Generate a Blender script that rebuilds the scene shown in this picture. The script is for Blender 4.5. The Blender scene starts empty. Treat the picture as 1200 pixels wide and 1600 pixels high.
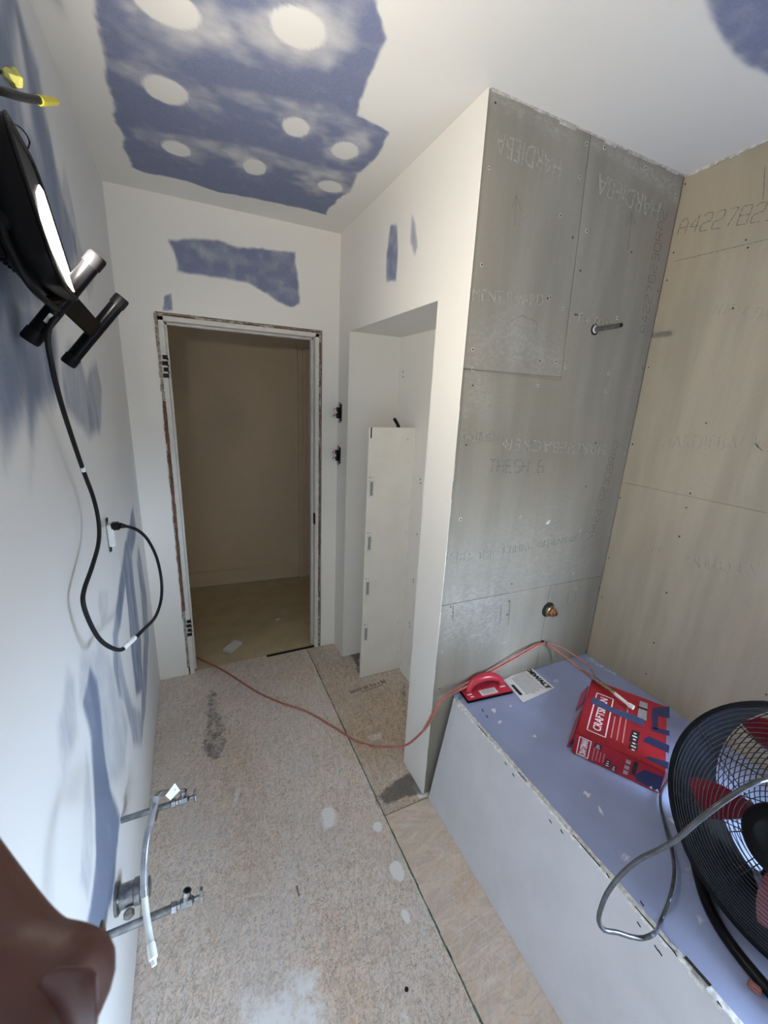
import bpy, bmesh, math, random
import numpy as np
from mathutils import Vector, Matrix

random.seed(7); rng = np.random.default_rng(7)
S = bpy.context.scene
COL = S.collection
# ------------------------------------------------------------------ camera
# fitted to the room: long side 1600 px, focal length 640 px
pitch, roll, yaw = 0.2706, 0.0486, 0.4482
cy_, sy_, cp_, sp_ = math.cos(yaw), math.sin(yaw), math.cos(pitch), math.sin(pitch)
fwd = Vector((sy_*cp_, cy_*cp_, -sp_)); rt = Vector((cy_, -sy_, 0)); up = rt.cross(fwd)
r2 = rt*math.cos(roll) + up*math.sin(roll); u2 = -rt*math.sin(roll) + up*math.cos(roll)
cam = bpy.data.cameras.new('camera'); co = bpy.data.objects.new('camera', cam); COL.objects.link(co)
mw = Matrix((r2, u2, -fwd)).transposed().to_4x4(); mw.translation = Vector((0.2517, 0, 1.6238)); co.matrix_world = mw
cam.sensor_fit = 'VERTICAL'; cam.sensor_height = 36; cam.sensor_width = 27; cam.lens = 36*640.14/1600
cam.clip_start = .005
cam.dof.use_dof = True; cam.dof.focus_distance = 1.6; cam.dof.aperture_fstop = 24
S.camera = co
# ------------------------------------------------------------------ daylight and exposure
W = bpy.data.worlds.new('sky'); S.world = W; W.use_nodes = True
bg = W.node_tree.nodes['Background']; bg.inputs[1].default_value = 74.0
_t = W.node_tree; _tc = _t.nodes.new('ShaderNodeTexCoord'); _sx = _t.nodes.new('ShaderNodeSeparateXYZ'); _mr = _t.nodes.new('ShaderNodeMapRange'); _mx = _t.nodes.new('ShaderNodeMix')
_mx.data_type = 'RGBA'; _mr.inputs[1].default_value = -.06; _mr.inputs[2].default_value = .10      # overcast sky above a dim garden
_t.links.new(_tc.outputs['Generated'], _sx.inputs[0]); _t.links.new(_sx.outputs['Z'], _mr.inputs[0]); _t.links.new(_mr.outputs[0], _mx.inputs[0])
_mx.inputs[6].default_value = (.085, .085, .075, 1); _mx.inputs[7].default_value = (.63, .79, 1.0, 1); _t.links.new(_mx.outputs[2], bg.inputs[0])
WIN = (-1.1, -.02, .58, 1.50)        # the window over the tub: y0, y1, z0, z1 in the right wall
LAMP_POWER = 1950.0
pd = bpy.data.lights.new('window_daylight', 'AREA'); pd.shape = 'RECTANGLE'; pd.size = WIN[3]-WIN[2]; pd.size_y = WIN[1]-WIN[0]
pd.cycles.is_portal = True
po = bpy.data.objects.new('window_daylight', pd); COL.objects.link(po)
po.location = (1.923+.10, (WIN[0]+WIN[1])/2, (WIN[2]+WIN[3])/2); po.rotation_euler = (0, math.pi/2, 0)
vs = S.view_settings
S.display_settings.display_device = 'sRGB'
vs.view_transform = 'Standard'; vs.look = 'None'; vs.gamma = 1; vs.use_curve_mapping = False; vs.exposure = 0.0
S.cycles.max_bounces = 12; S.cycles.diffuse_bounces = 8; S.cycles.sample_clamp_indirect = 8
S.cycles.use_denoising = True

CE, D, W1, P, W2, H = 2.44, 2.336, 1.046, 1.134, 1.923, .481
YR = -1.2                            # rear wall

# ------------------------------------------------------------------ helpers
WL = {}                              # world location of each empty
def V(*a): return Vector(a)
def basis(n):
    n = Vector(n).normalized()
    a = n.cross(V(0, 0, 1))
    if a.length < 1e-4: a = V(1, 0, 0)
    a.normalize(); return a, n.cross(a), n
def catmull(pts, k=6):
    pts = [tuple(p) for p in pts]; P_ = [np.array(p, float) for p in pts]
    P_ = [2*P_[0]-P_[1]] + P_ + [2*P_[-1]-P_[-2]]; out = []
    for i in range(1, len(P_)-2):
        a, b, c, d = P_[i-1:i+3]
        for j in range(k):
            t = j/k
            out.append(.5*((2*b)+(-a+c)*t+(2*a-5*b+4*c-d)*t*t+(-a+3*b-3*c+d)*t**3))
    out.append(P_[-2]); return [Vector(p) for p in out]
class M:
    def __init__(s): s.v = []; s.f = []; s.mi = []; s.cm = 0
    def add(s, vs, fs):
        o = len(s.v); s.v += [tuple(x) for x in vs]; s.f += [tuple(i+o for i in f) for f in fs]; s.mi += [s.cm]*len(fs); return s
    def box(s, c, sz, ax=None):
        c = Vector(c); ax = ax or (V(1,0,0), V(0,1,0), V(0,0,1)); h = [x/2 for x in sz]; vs = []
        for i in (-1, 1):
            for j in (-1, 1):
                for k in (-1, 1): vs.append(c + ax[0]*h[0]*i + ax[1]*h[1]*j + ax[2]*h[2]*k)
        return s.add(vs, [(0,1,3,2),(4,6,7,5),(0,4,5,1),(2,3,7,6),(0,2,6,4),(1,5,7,3)])
    def bb(s, lo, hi): return s.box([(a+b)/2 for a, b in zip(lo, hi)], [b-a for a, b in zip(lo, hi)])
    def tube(s, pts, r, n=8, smooth=0, closed=False):
        if smooth:
            if isinstance(r, (list, tuple)):
                q = catmull([(*p, rr) for p, rr in zip(pts, r)], smooth) if False else None
                pp = [np.append(np.array(p, float), rr) for p, rr in zip(pts, r)]
                P_ = [2*pp[0]-pp[1]] + pp + [2*pp[-1]-pp[-2]]; out = []
                for i in range(1, len(P_)-2):
                    a, b, c, d = P_[i-1:i+3]
                    for j in range(smooth):
                        t = j/smooth; out.append(.5*((2*b)+(-a+c)*t+(2*a-5*b+4*c-d)*t*t+(-a+3*b-3*c+d)*t**3))
                out.append(P_[-2]); pts = [Vector(o[:3]) for o in out]; r = [max(1e-4, o[3]) for o in out]
            else: pts = catmull(pts, smooth)
        pts = [Vector(p) for p in pts]; m = len(pts)
        rr = r if isinstance(r, (list, tuple)) else [r]*m
        vs = []; prev = None
        for i, p in enumerate(pts):
            if closed: t = (pts[(i+1) % m] - pts[i-1])
            else: t = pts[min(i+1, m-1)] - pts[max(i-1, 0)]
            t.normalize()
            if prev is None: a = basis(t)[0]
            else:
                a = prev - t*prev.dot(t)
                a = a.normalized() if a.length > 1e-5 else basis(t)[0]
            prev = a; b = t.cross(a)
            for k in range(n):
                th = 2*math.pi*k/n; vs.append(p + (a*math.cos(th) + b*math.sin(th))*rr[i])
        fs = []
        for i in range(m if closed else m-1):
            i2 = (i+1) % m
            for k in range(n): k2 = (k+1) % n; fs.append((i*n+k, i*n+k2, i2*n+k2, i2*n+k))
        if not closed: fs += [tuple(range(n-1, -1, -1)), tuple((m-1)*n+k for k in range(n))]
        return s.add(vs, fs)
    def lathe(s, prof, o, n, seg=32, cap=True):
        a, b, n = basis(n); o = Vector(o); vs = []; fs = []; m = len(prof)
        for r, h in prof:
            for k in range(seg):
                th = 2*math.pi*k/seg; vs.append(o + n*h + (a*math.cos(th) + b*math.sin(th))*r)
        for i in range(m-1):
            for k in range(seg): k2 = (k+1) % seg; fs.append((i*seg+k, i*seg+k2, (i+1)*seg+k2, (i+1)*seg+k))
        if cap: fs += [tuple(range(seg-1, -1, -1)), tuple((m-1)*seg+k for k in range(seg))]
        return s.add(vs, fs)
    def prism(s, poly, o, ux, uy, d):
        """polygon in the plane o + x*ux + y*uy, raised along ux x uy by d"""
        o, ux, uy = Vector(o), Vector(ux), Vector(uy); n = ux.cross(uy).normalized(); m = len(poly)
        vs = [o + ux*x + uy*y for x, y in poly] + [o + ux*x + uy*y + n*d for x, y in poly]
        return s.add(vs, [tuple(range(m-1, -1, -1)), tuple(range(m, 2*m))] + [(i, (i+1) % m, m+(i+1) % m, m+i) for i in range(m)])
    def build(s, name, mat, parent=None, bevel=0, seg=2, smooth=True, ang=40, attrs=None, sub=0, recalc=True):
        me = bpy.data.meshes.new(name); ofs = WL.get(parent.name, V(0,0,0)) if parent else V(0,0,0)
        me.from_pydata([(x[0]-ofs.x, x[1]-ofs.y, x[2]-ofs.z) for x in s.v], [], s.f)
        mats = mat if isinstance(mat, list) else [mat]
        for m_ in mats: me.materials.append(m_)
        if len(mats) > 1: me.polygons.foreach_set('material_index', s.mi)
        if attrs:
            for k, arr in attrs.items():
                at = me.attributes.new(k, 'FLOAT', 'POINT'); full = np.zeros(len(me.vertices), np.float32); full[:len(arr)] = arr
                at.data.foreach_set('value', full)
        if bevel or recalc:
            bm = bmesh.new(); bm.from_mesh(me)
            if recalc: bmesh.ops.recalc_face_normals(bm, faces=bm.faces)
            if bevel: bmesh.ops.bevel(bm, geom=[e for e in bm.edges if len(e.link_faces) == 2 and e.calc_face_angle(0) > .5], offset=bevel, segments=seg, affect='EDGES', clamp_overlap=True)
            bm.to_mesh(me); bm.free()
        if smooth:
            me.polygons.foreach_set('use_smooth', [True]*len(me.polygons)); me.set_sharp_from_angle(angle=math.radians(ang))
        o = bpy.data.objects.new(name, me); COL.objects.link(o)
        if parent: o.parent = parent; WL[o.name] = ofs
        else: WL[o.name] = V(0,0,0)
        if sub:
            md = o.modifiers.new('sub', 'SUBSURF'); md.levels = sub; md.render_levels = sub
        return o
def thing(name, label, cat, loc, group=None, kind=None):
    o = bpy.data.objects.new(name, None); COL.objects.link(o); o.location = loc; WL[o.name] = Vector(loc); o.empty_display_size = .05
    if label: o['label'] = label
    if cat: o['category'] = cat
    if group: o['group'] = group
    if kind: o['kind'] = kind
    return o
def struct(o): o['kind'] = 'structure'; return o
def stuff(o): o['kind'] = 'stuff'; return o
def tag(o, label, cat, group=None):
    o['label'] = label; o['category'] = cat
    if group: o['group'] = group
    return o

# ---- coverage maps: hand-drawn strokes on real surfaces (paint, compound, stains, some painted shade and daylight), as smooth vertex data
def vnoise(x, y, sc, seed=0):
    g = np.random.default_rng(seed).random((64, 64)); x = x*sc; y = y*sc
    xi = np.floor(x).astype(int); yi = np.floor(y).astype(int); fx = x-xi; fy = y-yi
    fx = fx*fx*(3-2*fx); fy = fy*fy*(3-2*fy)
    G = lambda i, j: g[i % 64, j % 64]
    return (G(xi,yi)*(1-fx)*(1-fy)+G(xi+1,yi)*fx*(1-fy)+G(xi,yi+1)*(1-fx)*fy+G(xi+1,yi+1)*fx*fy)
def sdf(x, y, poly):
    d = np.full(x.shape, 1e9); inside = np.zeros(x.shape, bool); n = len(poly)
    for i in range(n):
        ax, ay = poly[i]; bx, by = poly[(i+1) % n]; ex, ey = bx-ax, by-ay; L = ex*ex+ey*ey+1e-12
        t = np.clip(((x-ax)*ex+(y-ay)*ey)/L, 0, 1); d = np.minimum(d, (x-ax-t*ex)**2+(y-ay-t*ey)**2)
        c = ((ay > y) != (by > y)) & (x < (bx-ax)*(y-ay)/(by-ay+1e-12)+ax); inside ^= c
    return np.where(inside, 1, -1)*np.sqrt(d)
def sm(a, b, v): t = np.clip((v-a)/(b-a), 0, 1); return t*t*(3-2*t)
def cover(x, y, strokes, stretch=(1, 1)):
    """strokes: (polygon, strength, softness [m], wobble [m]); a negative strength takes away"""
    c = np.zeros(x.shape)
    for k, (poly, st, so, wob) in enumerate(strokes):
        w = (vnoise(x*stretch[0], y*stretch[1], 11, k*3+1)-.5)*1.6*wob + (vnoise(x*stretch[0], y*stretch[1], 45, k*3+2)-.5)*.5*wob
        d = sdf(x, y, poly)+w; m = sm(-so, so, d)*abs(st)*(.82+.36*vnoise(x*stretch[0], y*stretch[1], 30, k+50)-.0)
        m = np.clip(m, 0, 1)
        c = np.maximum(c, m) if st > 0 else c*(1-m)
    return c
def ell(cx, cy, rx, ry, rot=0, n=18):
    return [(cx+rx*math.cos(t)*math.cos(rot)-ry*math.sin(t)*math.sin(rot), cy+rx*math.cos(t)*math.sin(rot)+ry*math.sin(t)*math.cos(rot)) for t in [2*math.pi*i/n for i in range(n)]]
def lines(breaks, fine, step, coarse=.2):
    """grid lines through all the breaks, fine inside [fine]"""
    out = []
    b = sorted(set(breaks+[f for f in fine if min(breaks) < f < max(breaks)]))
    for a, c in zip(b[:-1], b[1:]):
        st = step if fine[0]-1e-6 <= (a+c)/2 <= fine[1]+1e-6 else coarse
        k = max(1, int(round((c-a)/st))); out += [a+(c-a)*i/k for i in range(k)]
    return out+[b[-1]]
def surface(m, us, vs, fn, holes=()):
    """a grid of quads; returns u, v of the vertices for the coverage maps"""
    nu, nv = len(us), len(vs); U, Vv = np.meshgrid(us, vs, indexing='ij'); pts = fn(U, Vv)
    pts = np.stack([np.broadcast_to(p, U.shape) for p in pts], -1).reshape(-1, 3)
    fs = []
    uc = [(us[i]+us[i+1])/2 for i in range(nu-1)]; vc = [(vs[j]+vs[j+1])/2 for j in range(nv-1)]
    for i in range(nu-1):
        hs = [h for h in holes if h[0] < uc[i] < h[1]]
        for j in range(nv-1):
            if any(h[2] < vc[j] < h[3] for h in hs): continue
            fs.append((i*nv+j, (i+1)*nv+j, (i+1)*nv+j+1, i*nv+j+1))
    o = len(m.v); m.v += [tuple(p) for p in pts.tolist()]; m.f += [tuple(k+o for k in f) for f in fs]; m.mi += [m.cm]*len(fs)
    return U.ravel(), Vv.ravel()

# ------------------------------------------------------------------ materials
class N:
    def __init__(s, name):
        s.m = bpy.data.materials.new(name); s.m.use_nodes = True; s.t = s.m.node_tree; s.b = s.t.nodes['Principled BSDF']
        s.tc = s.t.nodes.new('ShaderNodeTexCoord')
    def n(s, k, **kw):
        x = s.t.nodes.new(k)
        for a, v in kw.items(): setattr(x, a, v)
        return x
    def l(s, a, b): s.t.links.new(a, b)
    def map(s, sc=(1,1,1), rot=(0,0,0)):
        x = s.n('ShaderNodeMapping'); x.inputs['Scale'].default_value = sc; x.inputs['Rotation'].default_value = rot
        s.l(s.tc.outputs['Object'], x.inputs[0]); return x.outputs[0]
    def noise(s, sc, det=3, vec=None, rough=.55):
        x = s.n('ShaderNodeTexNoise'); x.inputs['Scale'].default_value = sc; x.inputs['Detail'].default_value = det; x.inputs['Roughness'].default_value = rough
        s.l(vec or s.tc.outputs['Object'], x.inputs['Vector']); return x.outputs[0]
    def ramp(s, f, a, b, lo=0., hi=1.):
        x = s.n('ShaderNodeMapRange'); x.interpolation_type = 'SMOOTHSTEP'; s.l(f, x.inputs[0])
        for i, v in zip((1,2,3,4), (a,b,lo,hi)): x.inputs[i].default_value = v
        return x.outputs[0]
    def math(s, op, a, b=None):
        x = s.n('ShaderNodeMath', operation=op)
        for i, v in enumerate((a, b)):
            if v is None: continue
            if isinstance(v, (int, float)): x.inputs[i].default_value = v
            else: s.l(v, x.inputs[i])
        return x.outputs[0]
    def mix(s, f, a, b, bl='MIX'):
        x = s.n('ShaderNodeMix', data_type='RGBA', blend_type=bl)
        for i, v in ((0, f), (6, a), (7, b)):
            if isinstance(v, (int, float)): x.inputs[i].default_value = v
            elif isinstance(v, tuple): x.inputs[i].default_value = (*v, 1)
            else: s.l(v, x.inputs[i])
        return x.outputs[2]
    def attr(s, k): x = s.n('ShaderNodeAttribute'); x.attribute_name = k; return x.outputs['Fac']
    def done(s, col, rough=.6, metal=0, bump=None, bs=.1, bd=.002):
        if isinstance(col, tuple): s.b.inputs['Base Color'].default_value = (*col, 1)
        else: s.l(col, s.b.inputs['Base Color'])
        if isinstance(rough, (int, float)): s.b.inputs['Roughness'].default_value = rough
        else: s.l(rough, s.b.inputs['Roughness'])
        s.b.inputs['Metallic'].default_value = metal
        if bump is not None:
            x = s.n('ShaderNodeBump'); x.inputs['Strength'].default_value = bs; x.inputs['Distance'].default_value = bd
            s.l(bump, x.inputs['Height']); s.l(x.outputs[0], s.b.inputs['Normal'])
        return s.m
def mat(name, c, rough=.55, metal=0, var=.12, sc=40, bs=.12, spec=None):
    s = N(name); nz = s.noise(sc, 4); k = s.ramp(nz, .3, .7, 1-var, 1+var*.6)
    col = s.mix(1.0, c, k, 'MULTIPLY')
    m = s.done(col, rough, metal, nz, bs)
    if spec is not None: s.b.inputs['Specular IOR Level'].default_value = spec
    return m
MUD = (.74, .725, .685); BLUE = (.165, .19, .295)
def plaster_mat(name, base=MUD, stretch=(6, 6, 6), rough=.75, blue=None):
    blue = blue or BLUE
    s = N(name); c1 = s.attr('c1'); nz = s.noise(9, 5, s.map(stretch), .62); fine = s.noise(160, 3); big = s.noise(1.6, 3)
    f = s.math('ADD', c1, s.math('MULTIPLY', s.math('SUBTRACT', nz, .5), .26))
    f = s.math('MULTIPLY', s.ramp(f, .05, .95), s.ramp(c1, .0, .15))
    b = s.mix(s.ramp(big, .3, .7), tuple(x*.965 for x in base), base)
    b2 = s.mix(s.ramp(fine, .35, .65), blue, tuple(x*1.12 for x in blue))
    col = s.mix(f, b, b2)
    return s.done(col, rough, 0, s.math('ADD', s.math('MULTIPLY', fine, .5), nz), .05)
m_ceil = plaster_mat('ceiling_plaster', MUD, (2.5, 5, 3)); m_left = plaster_mat('left_wall_plaster', (.665,.668,.665), (10, 5, 2.2), .75, (.145, .178, .255)); m_wall = plaster_mat('drywall_plaster', (.76,.745,.70))
m_back = plaster_mat('back_wall_plaster', (.83,.81,.76))
m_plain = mat('painted_drywall', (.74,.735,.70), .7, var=.03, sc=20, bs=.04)
m_hallw = mat('hall_tan_paint', (.74,.61,.43), .6, var=.02, sc=12, bs=.03)
m_gyp = mat('gypsum_edge', (.72,.72,.70), .9, var=.3, sc=90, bs=.5)
m_caulk = mat('joint_caulk', (.56,.54,.49), .9, var=.3, sc=60, bs=.4)
m_dark = mat('dark_gap', (.012,.011,.010), .9)
m_jamb = mat('chipped_jamb_paint', (.66,.645,.60), .45, var=.06, sc=30)
def board_mat(name, c, dusty):
    s = N(name); st = s.noise(3.2, 4, s.map((3.5, 3.5, .5)), .5); bl = s.noise(2.2, 3); fine = s.noise(220, 3, None, .7)
    scr = s.noise(34, 6, s.map((1.6, 1.6, 2.6)), .8); msk = s.noise(4.5, 3); ob = s.attr('c1')
    col = s.mix(s.ramp(st, .3, .7), tuple(x*.86 for x in c), tuple(x*1.1 for x in c))
    col = s.mix(s.ramp(bl, .4, .7, 0, .5), col, (c[0]*1.12, c[1]*1.03, c[2]*.93))
    col = s.mix(s.ramp(fine, .3, .7, 0, .22), col, tuple(x*.6 for x in c))
    dust_daylight = s.math('MULTIPLY', s.ramp(scr, .60, .70), s.ramp(msk, .48, .62, 0, dusty))
    dust_daylight = s.math('MAXIMUM', dust_daylight, s.math('MULTIPLY', ob, s.ramp(scr, .42, .62, .14, .58)))
    col = s.mix(dust_daylight, col, (.66,.66,.64))
    return s.done(col, .62, 0, s.math('ADD', fine, s.math('MULTIPLY', scr, .6)), .10)
BO = (.305, .282, .236)
m_board = board_mat('cement_board', BO, .30); m_board2 = board_mat('cement_board_clean', (.375,.335,.262), .05)
m_emb = mat('embossed_cement', (.35,.33,.285), .6, var=.25, sc=120, bs=.3)
m_emb2 = mat('embossed_cement_dark', (.24,.225,.195), .6, var=.3, sc=120, bs=.3)
m_ink = mat('grey_ink', (.20,.185,.16), .6, var=.5, sc=200)
m_screw = mat('screw_head', (.02,.018,.016), .5)
m_halo = mat('screw_dust', (.62,.61,.58), .9)
def osb_mat(name, tint, dusty=1., sx=165, sy=36, amp=.22, rots=(.15, .75, 1.3, 1.85, 2.45, 2.95), slits=1.):
    s = N(name); base = tint
    def rmap(rot, ax, ay):
        x = s.n('ShaderNodeMapping', vector_type='TEXTURE'); x.inputs['Scale'].default_value = (1/ax, 1/ay, 1); x.inputs['Rotation'].default_value = (0, 0, rot)
        s.l(s.tc.outputs['Object'], x.inputs[0]); return x.outputs[0]
    c = s.mix(s.ramp(s.noise(3, 3), .3, .7), tuple(x*.9 for x in base), tuple(x*1.08 for x in base)); tan = s.ramp(s.noise(2.6, 5, s.map((1.6, .8, 1)), .65), .42, .66)
    bumps = None; dk = None; wt = None
    dm = s.ramp(s.noise(2.3, 4), .34, .66, .25*dusty, min(1, 1.0*dusty))
    for i, rot in enumerate(rots):
        k_ = 1+.25*math.sin(i*2.3)
        vo = s.n('ShaderNodeTexVoronoi'); vo.inputs['Scale'].default_value = 1; s.l(rmap(rot, sx*k_, sy*k_), vo.inputs['Vector'])
        sep = s.n('ShaderNodeSeparateColor'); s.l(vo.outputs['Color'], sep.inputs[0])
        k = s.ramp(sep.outputs[0], 0, 1, 1-amp*1.15, 1+amp)
        on = s.ramp(sep.outputs[1], .58, .63)
        c = s.mix(s.math('MULTIPLY', on, .8), c, s.mix(1., base, k, 'MULTIPLY'))
        h = s.math('MULTIPLY', sep.outputs[2], on); bumps = h if bumps is None else s.math('ADD', bumps, h)
        vo2 = s.n('ShaderNodeTexVoronoi'); vo2.inputs['Scale'].default_value = 1; s.l(rmap(rot+.3, sx*2.2*k_, sy*1.5), vo2.inputs['Vector'])
        sp2 = s.n('ShaderNodeSeparateColor'); s.l(vo2.outputs['Color'], sp2.inputs[0])
        near = s.ramp(vo2.outputs['Distance'], .30, .48, 1, 0)
        d_ = s.math('MULTIPLY', s.ramp(sp2.outputs[0], .955, .965), near); w_ = s.math('MULTIPLY', s.ramp(sp2.outputs[1], .80, .83), near)
        dk = d_ if dk is None else s.math('MAXIMUM', dk, d_); wt = w_ if wt is None else s.math('MAXIMUM', wt, w_)
    c = s.mix(s.math('MULTIPLY', tan, .5), c, s.mix(1., c, (1.0, .86, .70), 'MULTIPLY'))
    c = s.mix(s.math('MULTIPLY', dk, .55*slits), c, (.09,.06,.04))
    c = s.mix(s.math('MULTIPLY', wt, s.math('MULTIPLY', dm, .8)), c, (.72,.69,.67))
    gr = s.noise(45, 5, None, .75); fine = s.noise(130, 4, None, .8)
    for rot in (.5, 1.6, 2.6):
        vo = s.n('ShaderNodeTexVoronoi'); vo.inputs['Scale'].default_value = 1; s.l(rmap(rot, 420*sx/165, 90*sy/36), vo.inputs['Vector']); sp3 = s.n('ShaderNodeSeparateColor'); s.l(vo.outputs['Color'], sp3.inputs[0])
        c = s.mix(s.math('MULTIPLY', s.ramp(sp3.outputs[0], .80, .84), s.math('MULTIPLY', dm, .75)), c, (.78,.755,.735)); c = s.mix(s.ramp(sp3.outputs[1], .86, .9, 0, .38*slits*slits), c, s.mix(1., c, (.55,.5,.45), 'MULTIPLY'))
    big = s.math('MULTIPLY', s.ramp(s.noise(4.2, 4), .40, .72, .08*dusty, .5*dusty), s.ramp(fine, .38, .62, .35, 1))
    c = s.mix(big, c, (.62,.59,.58))
    a1 = s.attr('c1'); a2 = s.attr('c2')
    w = s.ramp(s.math('ADD', a1, s.math('MULTIPLY', s.math('SUBTRACT', gr, .5), .9)), .3, .75); w = s.math('MULTIPLY', w, s.ramp(a1, 0, .1))
    c = s.mix(s.math('MULTIPLY', w, .95), c, (.86,.86,.85))
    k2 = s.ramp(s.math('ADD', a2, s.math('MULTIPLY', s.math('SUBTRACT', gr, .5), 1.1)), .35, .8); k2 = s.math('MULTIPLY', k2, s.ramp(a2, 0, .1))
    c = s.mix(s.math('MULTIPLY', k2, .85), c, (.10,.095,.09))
    return s.done(c, .7, 0, s.math('ADD', s.math('ADD', bumps, wt), fine), .22, .002)
m_osb = osb_mat('strand_board', (.68,.56,.455), 1.25); m_osb2 = osb_mat('strand_board_tan', (.54,.425,.305), .6); m_ply = osb_mat('subfloor_ply', (.66,.55,.45), .35, 80, 8, .10, (1.45, 1.7, 1.9, 1.2), .3)
m_hallf = mat('hall_floor', (.56,.46,.29), .7, var=.12, sc=7)
m_green = mat('green_seam', (.10,.16,.12), .8, var=.5, sc=60)
def deck_mat():
    s = N('blue_board_deck'); c1 = s.attr('c1'); gr = s.noise(50, 5, s.map((1, 1.4, 1), (0,0,.7)), .75); sm_ = s.noise(6, 4); fine = s.noise(200, 2)
    DB = (.285, .338, .53); c = s.mix(s.ramp(sm_, .3, .75), DB, tuple(x*1.12+.012 for x in DB))
    w = s.math('MULTIPLY', s.ramp(s.math('ADD', c1, s.math('MULTIPLY', s.math('SUBTRACT', gr, .5), 1.0)), .32, .62), s.ramp(c1, 0, .08))
    sp = s.math('MULTIPLY', s.ramp(gr, .70, .76), s.ramp(sm_, .5, .62, 0, .8))
    c = s.mix(s.math('MAXIMUM', w, sp), c, (.72,.74,.76))
    return s.done(c, .45, 0, s.math('ADD', gr, fine), .06)
m_deck = deck_mat()
m_skirt = mat('raw_drywall_face', (.56,.56,.585), .6, var=.05, sc=8, bs=.03)
m_black = mat('black_plastic', (.006,.006,.007), .42, var=.1, sc=60, spec=.15)
m_gloss = mat('black_enamel', (.004,.004,.005), .30, var=.1, sc=30, spec=.12)
m_rub = mat('black_cord_rubber', (.008,.009,.011), .45, var=.2, sc=120, spec=.25)
m_chrome = mat('worn_chrome', (.42,.43,.45), .2, 1, var=.35, sc=60, bs=.1)
m_pipe = mat('grimy_grey_pipe', (.30,.305,.31), .28, 1, var=.4, sc=50, bs=.25)
m_white = mat('white_plastic', (.72,.73,.72), .4, var=.06)
m_copper = mat('copper', (.55,.27,.16), .35, 1, var=.3, sc=70)
m_brass = mat('brass', (.42,.34,.20), .35, 1, var=.3, sc=70)
m_steel = mat('galvanised_steel', (.36,.36,.35), .4, 1, var=.3, sc=60)
m_yel = mat('yellow_plastic', (.62,.55,.03), .4); m_yel2 = mat('olive_yellow_plastic', (.42,.40,.10), .45)
m_red = mat('red_print', (.33,.014,.026), .35, var=.1, sc=30, spec=.4); m_redp = mat('red_plastic', (.50,.03,.055), .25, var=.1, sc=25)
m_hose = mat('red_rubber_hose', (.42,.15,.12), .45, var=.2, sc=60)
m_navy = mat('navy_print', (.02,.026,.085), .4); m_tape = mat('blue_tape', (.05,.07,.16), .5)
m_wprint = mat('white_print', (.72,.70,.70), .5, var=.05); m_gprint = mat('grey_print', (.30,.29,.29), .5); m_bprint = mat('black_print', (.015,.015,.017), .5); m_pink = mat('pink_print', (.52,.22,.22), .5)
m_paper = mat('white_paper', (.74,.75,.77), .7, var=.03); m_blade = mat('dark_red_blade', (.16,.012,.022), .28, var=.1, sc=20)
m_brown = mat('torn_brown_wood', (.16,.075,.045), .8, var=.5, sc=35, bs=.4); m_rough = mat('rough_mud_edge', (.36,.32,.27), .9, var=.6, sc=70, bs=.6)
m_clear = mat('grey_vinyl_hose', (.24,.25,.27), .25, .3, var=.35, sc=40)
m_mela = mat('cream_melamine', (.79,.765,.69), .45, var=.04, sc=7, bs=.02)
m_sponge = mat('pale_block', (.62,.61,.60), .8, var=.1)
m_foot = mat('dusty_red_rubber', (.26,.11,.10), .8)
m_fanshell = mat('dark_fan_paint', (.006,.0065,.008), .38, var=.3, sc=50, spec=.15)
m_wire = mat('fan_wire', (.014,.015,.017), .2, 0, var=.2)
def skin_mat():
    s = N('dark_skin'); a = s.noise(35, 5); b = s.noise(320, 3); v = s.n('ShaderNodeTexVoronoi'); v.inputs['Scale'].default_value = 700; s.l(s.tc.outputs['Object'], v.inputs['Vector'])
    c = s.mix(s.ramp(a, .3, .7), (.078,.029,.021), (.118,.046,.034)); m = s.done(c, .5, 0, s.math('ADD', b, v.outputs['Distance']), .12, .0004)
    s.b.inputs['Subsurface Weight'].default_value = .12; s.b.inputs['Subsurface Radius'].default_value = (.004,.0015,.0008); return m
m_skin = skin_mat(); m_nail = mat('fingernail', (.098,.036,.034), .28, var=.05, sc=90)
def emit_mat(name, c, e):
    s = N(name); s.b.inputs['Emission Color'].default_value = (*c, 1); s.b.inputs['Emission Strength'].default_value = e; return s.done((.8,.8,.8), .3)
def glass_mat():
    s = N('window_glass'); t = s.n('ShaderNodeBsdfTransparent'); g = s.n('ShaderNodeBsdfGlossy'); g.inputs['Roughness'].default_value = .02
    mx = s.n('ShaderNodeMixShader'); mx.inputs[0].default_value = .06; s.l(t.outputs[0], mx.inputs[1]); s.l(g.outputs[0], mx.inputs[2])
    s.l(mx.outputs[0], s.t.nodes['Material Output'].inputs[0]); return s.m
m_glass = glass_mat()

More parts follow.
